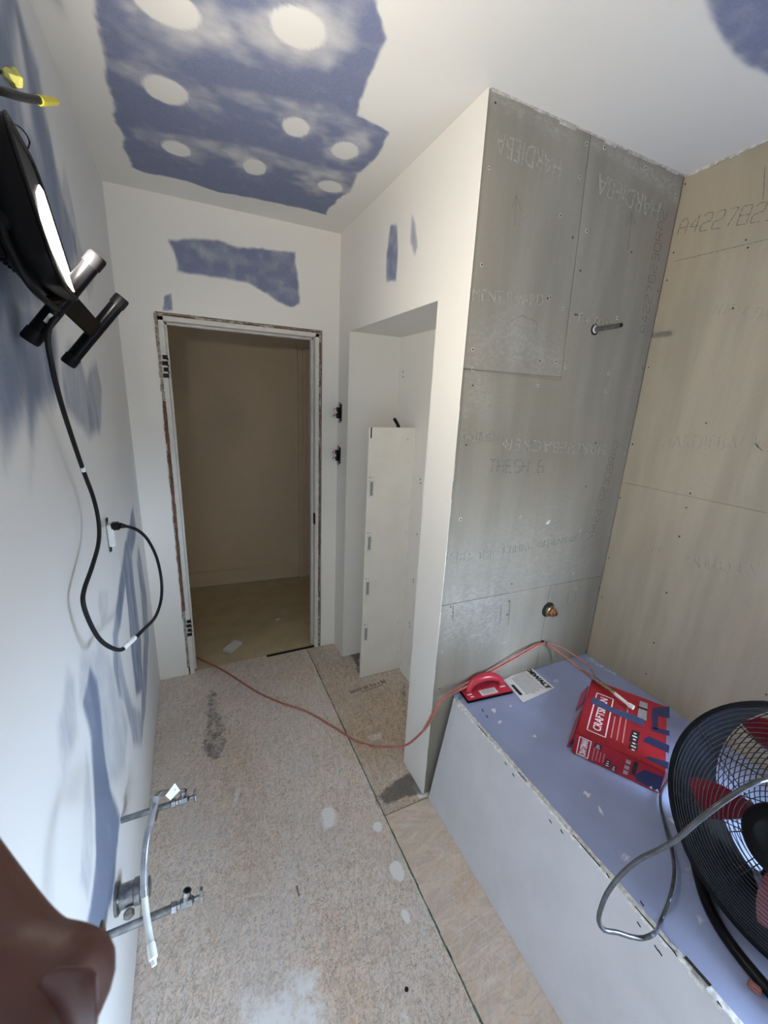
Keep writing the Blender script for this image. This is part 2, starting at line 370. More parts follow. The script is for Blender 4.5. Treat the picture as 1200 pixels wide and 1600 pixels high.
# ------------------------------------------------------------------ lettering
_txt = {}
def lettering(s, p0, ux, uy, length, height, mt, parent, name='lettering', raise_=.0006, bold=0., lift=.0):
    """text from p0 along ux, upright along uy, fitted to length x height"""
    k = (s, bold)
    if k not in _txt:
        cu = bpy.data.curves.new('text', 'FONT'); cu.body = s; cu.offset = bold; cu.resolution_u = 3
        o = bpy.data.objects.new('text', cu); COL.objects.link(o); bpy.context.view_layer.update()
        me = bpy.data.meshes.new_from_object(o.evaluated_get(bpy.context.evaluated_depsgraph_get()))
        _txt[k] = ([tuple(v.co) for v in me.vertices], [tuple(p.vertices) for p in me.polygons])
        bpy.data.objects.remove(o); bpy.data.curves.remove(cu); bpy.data.meshes.remove(me)
    vs, fs = _txt[k]; xs = [v[0] for v in vs]; ys = [v[1] for v in vs]; x0, x1, y0, y1 = min(xs), max(xs), min(ys), max(ys)
    ux, uy = Vector(ux).normalized(), Vector(uy); uy = (uy - ux*uy.dot(ux)).normalized(); n = ux.cross(uy)
    m = M(); pt = [Vector(p0) + ux*((v[0]-x0)/(x1-x0)*length) + uy*((v[1]-y0)/(y1-y0)*height) + n*(raise_+lift) for v in vs]
    nb = len(pt); pb = [q - n*raise_ for q in pt]; m.add(pt + pb, list(fs))
    ec = {}
    for f in fs:
        for a, b in zip(f, f[1:]+f[:1]): ec[(a, b)] = 1
    m.add([], [(a-0, a-0, a-0) for a in ()])
    side = [(b, a, a+nb, b+nb) for (a, b) in ec if (b, a) not in ec]
    m.f += side; m.mi += [0]*len(side)
    return m.build(name, mt, parent, smooth=False, recalc=False)

SEGF = {'A': [(0,0,0,.7),(0,.7,.25,1),(.25,1,.5,.7),(.5,.7,.5,0),(0,.4,.5,.4)], '4': [(.4,0,.4,1),(.4,1,0,.35),(0,.35,.55,.35)], '2': [(0,.85,.12,1),(.12,1,.5,1),(.5,1,.5,.55),(.5,.55,0,.4),(0,.4,0,0),(0,0,.5,0)],
 '7': [(0,1,.5,1),(.5,1,.2,0)], '8': [(0,0,0,1),(.5,0,.5,1),(0,0,.5,0),(0,.5,.5,.5),(0,1,.5,1)], '3': [(0,1,.5,1),(.5,1,.5,0),(.5,0,0,0),(.1,.5,.5,.5)], '5': [(.5,1,0,1),(0,1,0,.55),(0,.55,.5,.5),(.5,.5,.5,0),(.5,0,0,0)],
 'O': [(0,0,0,1),(.5,0,.5,1),(0,0,.5,0),(0,1,.5,1)], '0': [(0,0,0,1),(.5,0,.5,1),(0,0,.5,0),(0,1,.5,1)], 'R': [(0,0,0,1),(0,1,.5,1),(.5,1,.5,.5),(.5,.5,0,.5),(.2,.5,.5,0)], 'B': [(0,0,0,1),(0,1,.45,1),(.45,1,.45,.5),(0,.5,.5,.5),(.5,.5,.5,0),(0,0,.5,0)],
 'T': [(0,1,.55,1),(.27,1,.27,0)], 'H': [(0,0,0,1),(.5,0,.5,1),(0,.5,.5,.5)], 'E': [(0,0,0,1),(0,1,.5,1),(0,.5,.4,.5),(0,0,.5,0)], 'S': [(.5,1,0,1),(0,1,0,.5),(0,.5,.5,.5),(.5,.5,.5,0),(.5,0,0,0)], '6': [(0,0,0,1),(0,0,.5,0),(.5,0,.5,.5),(0,.5,.5,.5),(0,1,.35,1)], ' ': []}
def stencil(s, p0, ux, uy, length, height, mt, parent):
    """characters sprayed as broken straight strokes"""
    ux, uy = Vector(ux).normalized(), Vector(uy); uy = (uy-ux*uy.dot(ux)).normalized(); n = ux.cross(uy); m = M(); cw = length/(len(s)-.25)
    for i, ch in enumerate(s):
        for x0, y0, x1, y1 in SEGF[ch]:
            a = Vector(p0)+ux*(cw*(i+x0*1.45))+uy*height*y0; b = Vector(p0)+ux*(cw*(i+x1*1.45))+uy*height*y1; d = b-a; k = max(1, int(d.length/.013))
            for q in range(k):
                A = a+d*((q+.08)/k); B = a+d*((q+.92)/k); m.box((A+B)/2+n*.0002, ((B-A).length, .0028, .0004), (d.normalized(), n.cross(d.normalized()), n))
    return m.build('lettering', mt, parent, smooth=False)

# ================================================================== THE ROOM
# ---- left wall
m = M()
ys = lines([YR, D], (.25, D), .009); zs = lines([.004, CE], (.004, CE), .009)
U, Vv = surface(m, ys, zs, lambda u, v: (0*u, u, v))
LEFT = [  # blue board patches; fuller around the lamp to paint in the shade there
 ([(0.635,1.957),(1.262,2.395),(1.346,2.349),(1.422,2.315),(1.423,2.23),(1.453,2.154),(1.498,2.088),(1.598,2.044),(1.601,1.963),(1.326,1.815),(1.083,1.74),(0.956,1.703),(0.822,1.653),(0.528,1.593)], .80, .05, .02),
 ([(0.791,1.793),(1.098,1.765),(1.189,1.728),(1.176,1.621),(1.069,1.57),(0.988,1.561),(0.921,1.521),(0.912,1.576),(0.829,1.521),(0.783,1.494),(0.773,1.565),(0.654,1.543),(0.549,1.557)], .80, .045, .02),
 ([(0.971,1.596),(0.969,1.528),(0.875,1.439),(0.852,1.455),(0.902,1.523)], .28, .03, .01),
 ([(1.216,1.677),(1.32,1.728),(1.407,1.713),(1.463,1.641),(1.653,1.703),(1.693,1.605),(1.582,1.492),(1.385,1.469),(1.276,1.517),(1.191,1.564),(1.188,1.614)], .62, .03, .015),
 ([(1.569,2.201),(1.599,2.138),(1.659,2.011),(1.847,1.963),(1.675,1.874),(1.547,1.966),(1.508,2.062),(1.471,2.107)], .42, .03, .015),
 ([(1.272,2.285),(1.278,2.226),(1.255,2.129),(1.206,2.096),(1.202,2.156),(1.208,2.219)], -.55, .04, .02),
 ([(2.092,1.104),(2.095,0.981),(1.888,0.934),(1.837,0.84),(1.835,0.723),(1.829,0.573),(1.711,0.401),(1.563,0.5),(1.573,0.674),(1.629,0.829),(1.629,0.907),(1.506,0.868),(1.388,0.84),(1.327,0.74),(1.346,0.629),(1.278,0.702),(1.271,0.814),(1.321,0.903),(1.476,0.955),(1.621,1.011),(1.839,1.063)], .74, .022, .014),
 ([(2.107,0.914),(2.16,0.797),(2.185,0.614),(2.082,0.419),(1.749,0.308),(1.56,0.278),(1.478,0.319),(1.662,0.408),(1.918,0.518),(1.989,0.708),(1.973,0.871)], .62, .022, .014),
 ([(1.383,0.866),(1.411,0.68),(1.456,0.541),(1.597,0.399),(1.538,0.283),(1.39,0.421),(1.356,0.571),(1.315,0.678),(1.293,0.81)], .55, .026, .014),
 ([(1.234,1.091),(1.338,1.039),(1.32,0.989),(1.206,0.98),(1.189,1.057)], .34, .02, .01),
 ([(0.97,1.062),(1.19,0.96),(1.285,0.77),(1.352,0.549),(1.227,0.488),(1.037,0.618),(0.994,0.819),(0.905,0.982)], .40, .04, .02),
 ([(0.893,1.097),(0.932,1.04),(0.912,0.976),(0.885,0.918),(0.812,0.923),(0.76,0.924),(0.766,0.983),(0.783,1.038),(0.823,1.061)], .45, .03, .015),
 ([(1.034,0.979),(1.078,0.91),(1.077,0.85),(1.051,0.758),(1.037,0.618),(1.076,0.462),(1.019,0.44),(0.93,0.416),(0.836,0.442),(0.714,0.532),(0.664,0.622),(0.765,0.595),(0.856,0.633),(0.927,0.76),(0.954,0.847),(0.936,0.957)], .95, .022, .016),
 ([(0.907,0.915),(0.934,0.82),(0.899,0.712),(0.834,0.643),(0.756,0.609),(0.74,0.704),(0.8,0.759),(0.859,0.827)], .34, .02, .02),
]
c1 = np.zeros(U.shape); sel = U > .2
c1[sel] = cover(U[sel], Vv[sel], LEFT, (1, .35))
m.bb((-.10, YR-.1, -.05), (-.015, D+.11, CE+.05)); m.bb((-.016, YR, .004), (-.0005, D, CE))
wall_left = struct(m.build('wall_left', m_left, attrs={'c1': c1}, recalc=False))

# ---- ceiling
m = M(); xs = lines([-.05, W2+.1], (0, W2), .009); ys = lines([YR-.1, D+.1], (.3, D), .009)
U, Vv = surface(m, xs, ys, lambda u, v: (u, v, CE+0*u))
def pe(px): return px
CLP = [(0.143,1.173),(0.139,1.267),(0.129,1.388),(0.119,1.588),(0.113,1.836),(0.123,2.146),(0.165,2.165),(0.314,2.15),(0.437,2.181),(0.701,2.144),(0.911,2.152),(0.896,1.967),(0.927,1.87),(0.912,1.8),(0.911,1.677),(0.913,1.594),(0.906,1.44),(0.828,1.424),(0.783,1.416),(0.765,1.362),(0.749,1.26),(0.743,1.13),(0.695,1.077),(0.639,0.983),(0.614,0.897)]
SP = [(0.551,1.203),(0.264,1.594),(0.63,1.566),(0.811,1.609),(0.283,1.906),(0.549,1.892),(0.842,1.885),(0.277,1.288)]
SR = [(.064,.062),(.055,.06),(.045,.05),(.042,.055),(.042,.05),(.04,.06),(.05,.045),(.066,.055)]
CS = [(CLP, .98, .008, .012)]
for k, ((x, y), (a, b)) in enumerate(zip(SP, SR)): CS.append((ell(x+.02*math.sin(k*2.1), y+.015*math.cos(k*1.7), a*(1.9+.5*math.sin(k*1.3)), b*(1.4+.4*math.cos(k*2.2)), .5*math.sin(k*3.1)), -.34, .04, .05))
CS.append(([(0.153,1.393),(0.243,1.403),(0.326,1.298),(0.481,1.194),(0.652,1.083),(0.689,1.177),(0.526,1.278),(0.373,1.409),(0.252,1.514),(0.155,1.594)], -.28, .05, .04))
CS.append(([(0.528,1.467),(0.702,1.414),(0.788,1.43),(0.882,1.447),(0.886,1.587),(0.77,1.493),(0.592,1.509)], -.30, .03, .02))
CS.append(([(0.377,1.496),(0.491,1.459),(0.578,1.533),(0.506,1.558),(0.397,1.542)], -.35, .02, .02))
CS.append(([(0.142,1.856),(0.391,1.77),(0.62,1.744),(0.903,1.723),(0.908,1.803),(0.618,1.851),(0.376,1.888),(0.166,1.902)], -.3, .02, .02))
for (x, y), (a, b) in zip(SP, SR): CS.append((ell(x, y, a, b), -1.0, .006, .008))
CS.append(([(1.188,0.686),(1.294,0.732),(1.365,0.754),(1.486,0.772),(1.619,0.766),(1.797,0.72),(1.726,0.582),(1.335,0.557)], .85, .012, .01))
c1 = np.zeros(U.shape); sel = Vv > .25; c1[sel] = cover(U[sel], Vv[sel], CS, (1, 1))
m.bb((-.1, YR-.1, CE+.001), (W2+.15, D+.1, CE+.1))
struct(m.build('ceiling', m_ceil, attrs={'c1': c1}, recalc=False))

# ---- back wall with the doorway
DX0, DX1, DZ = .150, .950, 1.962
m = M(); xs = lines([0, DX0, DX1, W1], (0, W1), .009); zs = lines([.008, DZ, CE], (1.9, CE), .009, .1)
U, Vv = surface(m, xs, zs, lambda u, v: (u, D+0*u, v), [(DX0, DX1, -1, DZ)])
BS = [([(0.228,2.267),(0.303,2.291),(0.439,2.305),(0.524,2.291),(0.674,2.298),(0.808,2.318),(0.82,2.242),(0.832,2.079),(0.782,2.057),(0.669,2.097),(0.562,2.139),(0.459,2.141),(0.318,2.136),(0.251,2.139),(0.248,2.191)], .85, .010, .012),
      ([(0.327,2.257),(0.552,2.255),(0.61,2.209),(0.405,2.198)], -.2, .02, .02),
      ([(0.193,2.032),(0.225,2.048),(0.225,1.974),(0.179,1.966)], .75, .006, .005)]
c1 = cover(U, Vv, BS)
for lo, hi in (((-.02, D+.001, 0), (DX0, D+.11, CE)), ((DX1, D+.001, 0), (W1+.3, D+.11, CE)), ((DX0, D+.001, DZ), (DX1, D+.11, CE))): m.bb(lo, hi)
struct(m.build('wall_back', m_back, attrs={'c1': c1}, recalc=False))

# ---- partition with the closet niche
NY0, NY1, NZ, NX = 1.312, 2.172, 1.950, 1.346
m = M(); ys = lines([P-.004, NY0, NY1, D], (P, D), .012); zs = lines([.008, NZ, CE], (1.9, CE), .012, .2)
U, Vv = surface(m, ys, zs, lambda u, v: (W1+0*u, u, v), [(NY0, NY1, -1, NZ)])
PS = [([(1.721,2.294),(1.662,2.276),(1.642,2.165),(1.643,2.079),(1.741,2.095),(1.746,2.191)], .8, .008, .006), ([(1.541,2.272),(1.509,2.244),(1.477,2.155),(1.497,2.125),(1.544,2.183)], .6, .01, .006)]
c1 = cover(U, Vv, PS)
m.bb((W1+.001, P+.006, 0), (W1+.02, NY0, CE)); m.bb((W1+.001, NY1, 0), (NX+.02, D, CE)); m.bb((W1+.001, P, NZ), (NX+.02, D, CE))
m.bb((W1+.001, P+.06, 0), (NX+.02, NY0, CE)); m.bb((NX, P+.06, 0), (NX+.02, D, CE))
wall_partition = struct(m.build('wall_partition', m_wall, attrs={'c1': c1}, recalc=False))
o = M().bb((NX-.012, NY0, 0), (NX, 1.925, .055)).build('trim_1', m_plain, bevel=.002); struct(o)
# white metal corner strip where the drywall meets the cement board
m = M(); k = 26
for i in range(k):
    z0 = .01+1.6*i/k; z1 = .01+1.6*(i+1)/k; w = .0008+.0022*random.random()
    m.bb((W1-.0008, P-.0050, z0), (W1+w, P-.0010, z1))
struct(m.build('trim_2', m_wall, smooth=False))

# ---- shower wall facing the camera, cement board panels
wb = M().bb((W1+.0012, P+.004, -.05), (W2+.1, P+.06, CE)).build('wall_shower', m_board); struct(wb)
def panel(poly, parent, nrm, seed, mt, th=.0045, dust_daylight=()):
    """one cement board panel, cut to poly: wall coordinates (u, z)"""
    us = [p[0] for p in poly]; zz = [p[1] for p in poly]
    if nrm == 'y': f = lambda u, z, d: (u, P+.004-d, z)
    else: f = lambda u, z, d: (W2+.004-d, u, z)
    # quad, bilinear grid
    (a, b, c, d) = poly; n1, n2 = 46, 46; m = M(); uu = []; vv = []
    g = []
    for i in range(n1+1):
        s_ = i/n1
        for j in range(n2+1):
            t = j/n2
            u = (a[0]*(1-s_)+b[0]*s_)*(1-t)+(d[0]*(1-s_)+c[0]*s_)*t; z = (a[1]*(1-s_)+b[1]*s_)*(1-t)+(d[1]*(1-s_)+c[1]*s_)*t
            edge = i in (0, n1) or j in (0, n2)
            g.append(f(u, z, th-(.0012 if edge else 0))); uu.append(u); vv.append(z)
    m.add(g, [(i*(n2+1)+j, (i+1)*(n2+1)+j, (i+1)*(n2+1)+j+1, i*(n2+1)+j+1) for i in range(n1) for j in range(n2)])
    bd = [i*(n2+1) for i in range(n1+1)] + [n1*(n2+1)+j for j in range(1, n2+1)] + [i*(n2+1)+n2 for i in range(n1-1, -1, -1)] + [j for j in range(n2-1, 0, -1)]
    o0 = len(m.v); m.add([f(uu[q], vv[q], -.001) for q in bd], [])
    for k in range(len(bd)): m.f.append((bd[k], bd[(k+1) % len(bd)], o0+(k+1) % len(bd), o0+k)); m.mi.append(0)
    uu = np.array(uu); vv = np.array(vv)
    c1 = cover(uu, vv, [(q, s_, so, .02) for q, s_, so in dust_daylight]) if dust_daylight else np.zeros(uu.shape)
    return m.build('cement_board_panel', mt, parent, attrs={'c1': c1}, recalc=True)
g = .0016
dl = [([(1.079,1.71),(1.142,1.714),(1.153,1.603),(1.075,1.601)], .4, .05), ([(1.057,1.113),(1.588,1.269),(1.874,0.892),(1.055,0.859)], .22, .10), ([(1.047,0.939),(1.342,0.972),(1.355,0.682),(1.057,0.723)], .55, .08)]  # dust, whitened further low down to carry the daylight on the boards
panel([(1.0475, 1.7265), (1.4735, 1.7265), (1.4395, 2.437), (1.0475, 2.437)], wb, 'y', 1, m_board, .0058, [([(1.064,1.831),(1.212,1.941),(1.471,1.789),(1.485,1.725),(1.056,1.718)], .35, .08), ([(1.052,2.443),(1.2,2.428),(1.409,2.421),(1.399,2.407),(1.204,2.406),(1.061,2.411)], .45, .02)])
panel([(1.4735+2*g, 1.703), (W2-.001, 1.703), (W2-.001, 2.437), (1.4395+2*g, 2.437)], wb, 'y', 2, m_board, .0045, [([(1.462,2.434),(1.683,2.42),(1.915,2.427),(1.93,2.332),(1.846,2.354),(1.691,2.395),(1.468,2.414)], .5, .02)])
panel([(1.0475, .8965), (W2-.001, .8875), (W2-.001, 1.7005), (1.0475, 1.7235)], wb, 'y', 3, m_board, .0046, dl)
panel([(1.0475, .40), (1.594, .40), (1.6015, .8900), (1.0475, .8935)], wb, 'y', 4, m_board, .0044, dl)
panel([(1.5955, .40), (W2-.001, .40), (W2-.001, .8845), (1.603, .8895)], wb, 'y', 5, m_board, .0044)
def dots(parent, pts, nrm, name='screw_head'):
    hm, sm_ = M(), M()
    for u, z in pts:
        o = (u, P-.0018, z) if nrm == 'y' else (W2-.0018, u, z); n = (0,-1,0) if nrm == 'y' else (-1,0,0)
        r = .0032*(.85+.3*random.random())
        sm_.lathe([(r, 0), (r, .0004), (r*.7, .0009)], o, n, 8)
        if nrm == 'y' and random.random() < .6:
            hm.lathe([(r*1.9, -.0005), (r*1.6, .0002)], o, n, 9)
    stuff(sm_.build(name, m_screw, parent))
    if hm.v: stuff(hm.build('screw_dust', m_halo, parent))
dots(wb, [(1.072,2.412),(1.073,2.263),(1.08,2.021),(1.077,1.784),(1.085,1.726),(1.429,2.409),(1.42,2.32),(1.363,2.205),(1.428,2.156),(1.433,1.944),(1.357,1.967),(1.368,1.971),(1.436,1.776),(1.362,1.772),(1.369,1.692),(1.091,1.677),(1.507,2.419),(1.712,2.413),(1.899,2.371),(1.486,2.185),(1.485,2.068),(1.719,2.163),(1.903,2.064),(1.493,1.933),(1.708,1.947),(1.502,1.934),(1.715,1.753),(1.487,1.76),(1.904,1.788),(1.719,1.688),(1.089,1.486),(1.25,1.49),(1.369,1.488),(1.714,1.492),(1.906,1.446),(1.704,1.315),(1.096,1.226),(1.375,1.211),(1.722,1.124),(1.916,1.09),(1.918,0.965),(1.728,0.926),(1.918,0.825),(1.378,0.933),(1.378,0.891),(1.377,0.857),(1.377,0.796),(1.096,0.96),(1.092,0.884),(1.121,0.889),(1.096,0.848),(1.763,0.847),(1.075,0.693),(1.385,0.663),(1.079,0.526),(1.945,1.856)], 'y')
def wtext(s, p0, p1, h, mt, bold=.0, up_=1, par=None, sc=1):
    yb = P-.0007 if mt is m_ink else P-.0004; a, b = Vector((p0[0], yb, p0[1])), Vector((p1[0], yb, p1[1])); ux = (b-a); uy = V(0,-1,0).cross(ux)
    if mt is m_ink: return stencil(s, a, ux, uy, ux.length, h, mt, par or wb)
    return lettering(s, a, ux, uy, ux.length, h, mt, par or wb, raise_=.0023, bold=bold)
tl = [(1.338,2.349),(1.087,2.353),(1.824,2.334),(1.502,2.351),(1.057,1.92),(1.342,1.942),(1.514,1.913),(1.715,1.902),(1.881,1.915),(1.866,2.319),(1.78,1.484),(1.246,1.51),(1.218,1.53),(1.065,1.535),(1.194,1.39),(1.456,1.382),(1.814,1.089),(1.858,1.497),(1.053,1.07),(1.169,1.064),(1.193,1.064),(1.809,1.078),(1.174,0.636),(1.335,0.632)]
wtext('HARDIEBA', tl[0], tl[1], .055, m_emb, -.006); wtext('HARDIEBA', tl[2], tl[3], .055, m_emb, -.006)
wtext('MENT BOARD', tl[4], tl[5], .034, m_emb, 0); wtext('ENT BOARD', tl[6], tl[7], .03, m_emb, -.01)
wtext('A4227823ORA2', tl[8], tl[9], .036, m_ink, -.022)
wtext('HARDIEBACKER', tl[10], tl[11], .042, m_emb, 0); wtext('THE ULTIMA', tl[12], tl[13], .034, m_emb, .0)
wtext('THESH 6', tl[14], tl[15], .045, m_ink, -.026); wtext('A42278230BRA2', tl[16], tl[17], .036, m_ink, -.02)
wtext('KER', tl[18], tl[19], .036, m_emb, 0); wtext('THE ULTIMATE CEMENT BOARD', tl[20], tl[21], .030, m_emb, 0)
# arrows, the pencil line and short saw marks
m = M(); ar = [(1.185,2.144),(1.18,2.216),(1.168,2.184),(1.179,2.219),(1.202,2.188),(1.697,2.168),(1.684,2.274),(1.668,2.237),(1.682,2.278),(1.716,2.246)]
def line(m, a, b, w, nrm='y'):
    if nrm == 'y': f = lambda p: V(p[0], P-.0019, p[1]); n = V(0,-1,0)
    else: f = lambda p: V(W2-.0019, p[0], p[1]); n = V(-1,0,0)
    A, B = f(a), f(b); d = (B-A); s_ = n.cross(d).normalized()
    m.box((A+B)/2 + n*.0002, (d.length, w, .0004), (d.normalized(), s_, n))
for k in (0, 5): line(m, ar[k], ar[k+1], .0016); line(m, ar[k+2], ar[k+3], .0016); line(m, ar[k+3], ar[k+4], .0016)
m.build('arrow_mark', m_ink, wb)
m = M(); q = [(1.202,1.87),(1.226,1.888),(1.258,1.903),(1.295,1.896),(1.324,1.891),(1.33,1.859),(1.368,1.846),(1.395,1.857)]
for a, b in zip(q[:-1], q[1:]):
    if random.random() < .95: line(m, a, b, .0016)
q = [(1.339,0.846),(1.345,0.764),(1.384,0.853),(1.391,0.749),(1.103,0.89),(1.108,0.822),(1.717,0.839),(1.72,0.792),(1.764,0.841),(1.77,0.783)]
for a, b in zip(q[::2], q[1::2]): line(m, a, b, .0014)
m.build('pencil_mark', m_ink, wb)
m = M(); c = [(1.524,1.178)][0]
m.prism([(c[0]+x, c[1]+z) for x, z in ((-.012,-.006),(-.002,-.008),(.006,-.002),(.011,.004),(.007,.011),(-.004,.008))], (0, P-.0018, 0), (1,0,0), (0,0,1), .0008); m.build('plaster_smear', m_gyp, wb)

# ---- right wall (tiled in boards, window above the tub behind the camera)
m = M(); y0, y1, z0, z1 = WIN
for lo, hi in (((W2+.004, y1, -.05), (W2+.1, P+.06, CE)), ((W2+.004, YR-.1, -.05), (W2+.1, y0, CE)), ((W2+.004, y0, -.05), (W2+.1, y1, z0)), ((W2+.004, y0, z1), (W2+.1, y1, CE))): m.bb(lo, hi)
wr = struct(m.build('wall_right', m_board2, smooth=False))
def rp(ya, yb, za, zb, dz=0., mt=None, th=.0045): panel([(ya, za), (yb, za+dz), (yb, zb+dz), (ya, zb)], wr, 'x', 1, mt or m_board2, th)
YE = P-.001
rp(.02, YE, 1.3258, 2.438); rp(.02, YE, .40, 1.3242)
dots(wr, [(1.124,2.41),(1.114,2.191),(0.884,2.169),(0.873,2.144),(1.117,2.1),(0.872,1.966),(0.866,1.592),(1.119,1.791),(1.119,1.488),(0.86,1.337),(0.861,1.282),(1.126,1.256),(1.119,0.979),(1.114,0.788),(0.86,1.168),(0.855,0.934),(0.855,0.708),(0.854,0.559),(0.487,0.739)], 'x')
def rtext(s, p0, p1, h, mt, bold=0.):
    a, b = Vector((W2-.0006, *p0)), Vector((W2-.0006, *p1)); ux = b-a; uy = V(-1,0,0).cross(ux)
    if mt is m_ink: return stencil(s, a, ux, uy, ux.length, h, mt, wr)
    return lettering(s, a, ux, uy, ux.length, h, mt, wr, raise_=.0013, bold=bold)
tl = [(1.116,2.249),(0.818,2.207),(0.997,1.487),(0.624,1.522),(0.607,1.154),(0.822,1.104),(0.909,1.107),(0.974,1.097),(0.939,1.96),(0.739,1.902)]
rtext('A4227825', tl[0], tl[1], .052, m_ink, -.02); rtext('HARDIEBACKER', tl[2], tl[3], .05, m_emb, -.024)
rtext('ATE CEMENT', tl[4], tl[5], .042, m_emb, -.02); rtext('BOAR', tl[6], tl[7], .028, m_emb, -.026); rtext('THE ULTIMA', tl[8], tl[9], .036, m_emb, -.026)
m = M(); q = [(0.882,2.368),(0.864,2.273),(1.1,2.16),(0.824,2.154)]; line(m, q[0], q[1], .002, 'x')
qa, qb = q[2], q[3]; k = 0.
while k < 1:
    k1 = min(1, k+.03+.10*random.random()); line(m, [qa[i]+(qb[i]-qa[i])*k for i in (0,1)], [qa[i]+(qb[i]-qa[i])*k1 for i in (0,1)], .0022, 'x'); k = k1+.012
m.build('pencil_mark', m_ink, wr)
# compound squeezed along the ceiling joint
def joint(par, nrm, lo, hi):
    m = M(); u = lo
    while u < hi:
        L = .02+.05*random.random(); t = .003+.009*random.random()**3; v = min(hi, u+L)
        if nrm == 'y': m.bb((u, P-.0045, CE-t), (v, P, CE))
        else: m.bb((W2-.0045, u, CE-t), (W2, v, CE))
        u = v
    stuff(m.build('joint_compound', m_caulk, par, smooth=False))
joint(wb, 'y', W1+.01, W2); joint(wr, 'x', .3, P)
# window and rear wall
wf = M()
for a, b, c, d in ((y0, y1, z0, z0+.05), (y0, y1, z1-.05, z1), (y0, y0+.05, z0, z1), (y1-.05, y1, z0, z1), (y0, y1, (z0+z1)/2-.02, (z0+z1)/2+.02)): wf.bb((W2+.02, a, c), (W2+.06, b, d))
win = struct(wf.build('window_1', m_white)); M().bb((W2+.038, y0+.04, z0+.04), (W2+.042, y1-.04, z1-.04)).build('pane', m_glass, win)
struct(M().bb((-.1, YR-.1, -.05), (W2+.1, YR, CE)).build('wall_rear', m_board2))

# ---- floor
fl = thing('floor', None, None, (0, 0, 0), kind='structure')
sub = M().bb((-.1, YR-.1, -.06), (W2+.1, D+.02, -.012)).build('underlay', m_green, fl)
SEAM = .856
def fpanel(x0, x1, ya, yb, fine, mt, white=(), dark=(), nm='floor_panel'):
    m = M(); xs = lines([x0, x1], (x0, x1), .010); ys = lines([ya, yb], fine, .010, .3)
    U, Vv = surface(m, xs, ys, lambda u, v: (u, v, 0*u)); w = cover(U, Vv, white); k = cover(U, Vv, dark)
    m.bb((x0, ya, -.012), (x1, yb, -.0006)); return m.build(nm, mt, fl, attrs={'c1': w, 'c2': k}, recalc=False)
e = lambda c, a, b, r=0: ell(c[0], c[1], a, b, r)
WS = [(0.646,1.203),(0.813,1.086),(0.812,0.916),(0.779,0.789),(0.325,1.442),(0.261,1.352),(0.5,1.933),(0.356,0.764),(0.158,1.718),(0.239,2.013),(0.31,2.117),(1.044,1.191),(0.67,0.586),(0.988,1.738)]
white = [(e(WS[0], .035, .05), 1.1, .03, .03), (e(WS[1], .016, .016), .95, .006, .006), (e(WS[2], .02, .026), 1.1, .014, .012), (e(WS[3], .014, .022), 1.1, .012, .01),
  (e(WS[4], .016, .06, -.3), .55, .012, .008), (e(WS[5], .02, .03), .45, .015, .02), (e(WS[6], .012, .022), .6, .006, .008), (e(WS[8], .012, .01), .5, .005, .005), (e(WS[12], .02, .03), .5, .02, .02),
  ([(0.292,0.793),(0.383,0.81),(0.493,0.793),(0.503,0.7),(0.455,0.552),(0.243,0.646)], .62, .05, .05), ([(0.051,0.898),(0.201,0.952),(0.359,0.883),(0.279,0.697),(0.057,0.795)], .25, .08, .06), ([(0.81,2.309),(0.868,2.287),(0.866,1.427),(0.871,1.152),(0.805,1.273),(0.767,1.726)], .25, .05, .03)]
dark = [([(0.238,2.232),(0.292,2.211),(0.293,1.966),(0.306,1.777),(0.302,1.621),(0.214,1.622),(0.202,1.82),(0.237,2.039)], .60, .03, .035), ([(0.052,2.192),(0.08,2.192),(0.113,2.048),(0.095,2.046)], .4, .006, .006),
  ([(0.875,1.212),(0.869,1.147),(0.84,1.159),(0.846,1.199)], .7, .01, .01), ([(0.31,1.277),(0.321,1.272),(0.307,1.18),(0.298,1.184)], .3, .006, .006), ([(0.556,0.742),(0.661,0.701),(0.658,0.693),(0.557,0.734)], .4, .004, .004), ([(0.468,1.014),(0.476,1.011),(0.476,0.974),(0.468,0.978)], .75, .002, .002)]
fpanel(-.006, SEAM, YR, 2.358, (.35, 2.358), m_osb, white, dark)
white = [(e(WS[11], .018, .012, .4), .9, .006, .006), ([(1.014,1.193),(1.09,1.168),(1.06,1.119),(1.023,1.125)], .9, .006, .006), ([(0.937,1.52),(1.043,1.521),(1.015,1.463),(0.951,1.472)], .5, .012, .01), ([(0.973,2.209),(1.042,2.22),(1.027,2.124),(0.947,2.127)], .4, .015, .012)]
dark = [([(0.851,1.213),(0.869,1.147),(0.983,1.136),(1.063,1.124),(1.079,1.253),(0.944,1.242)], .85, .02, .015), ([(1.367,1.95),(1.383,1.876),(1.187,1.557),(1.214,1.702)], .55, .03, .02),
  ([(1.098,2.213),(1.185,2.203),(1.088,1.928),(1.088,1.992)], .8, .02, .01), ([(1.073,1.401),(1.108,1.408),(1.065,1.325),(1.054,1.357)], .6, .01, .01)]  # the .8 patch paints the shadow of the sunken far closet corner
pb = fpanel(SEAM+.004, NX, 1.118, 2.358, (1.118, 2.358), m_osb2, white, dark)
fpanel(SEAM+.004, W2, YR, 1.114, (.35, 1.114), m_ply, [(e(WS[2], .02, .02), .0, .01, .01), ([(0.979,0.927),(1.029,0.916),(1.009,0.885),(0.972,0.896)], .5, .015, .01), ([(0.876,1.138),(1.047,1.14),(1.028,1.08),(0.89,1.072)], .22, .03, .02)], [([(0.832,1.162),(0.907,1.152),(0.905,1.114),(0.832,1.116)], .5, .02, .015), ([(0.914,0.789),(0.937,0.8),(0.941,0.79),(0.906,0.769)], .5, .006, .006)])
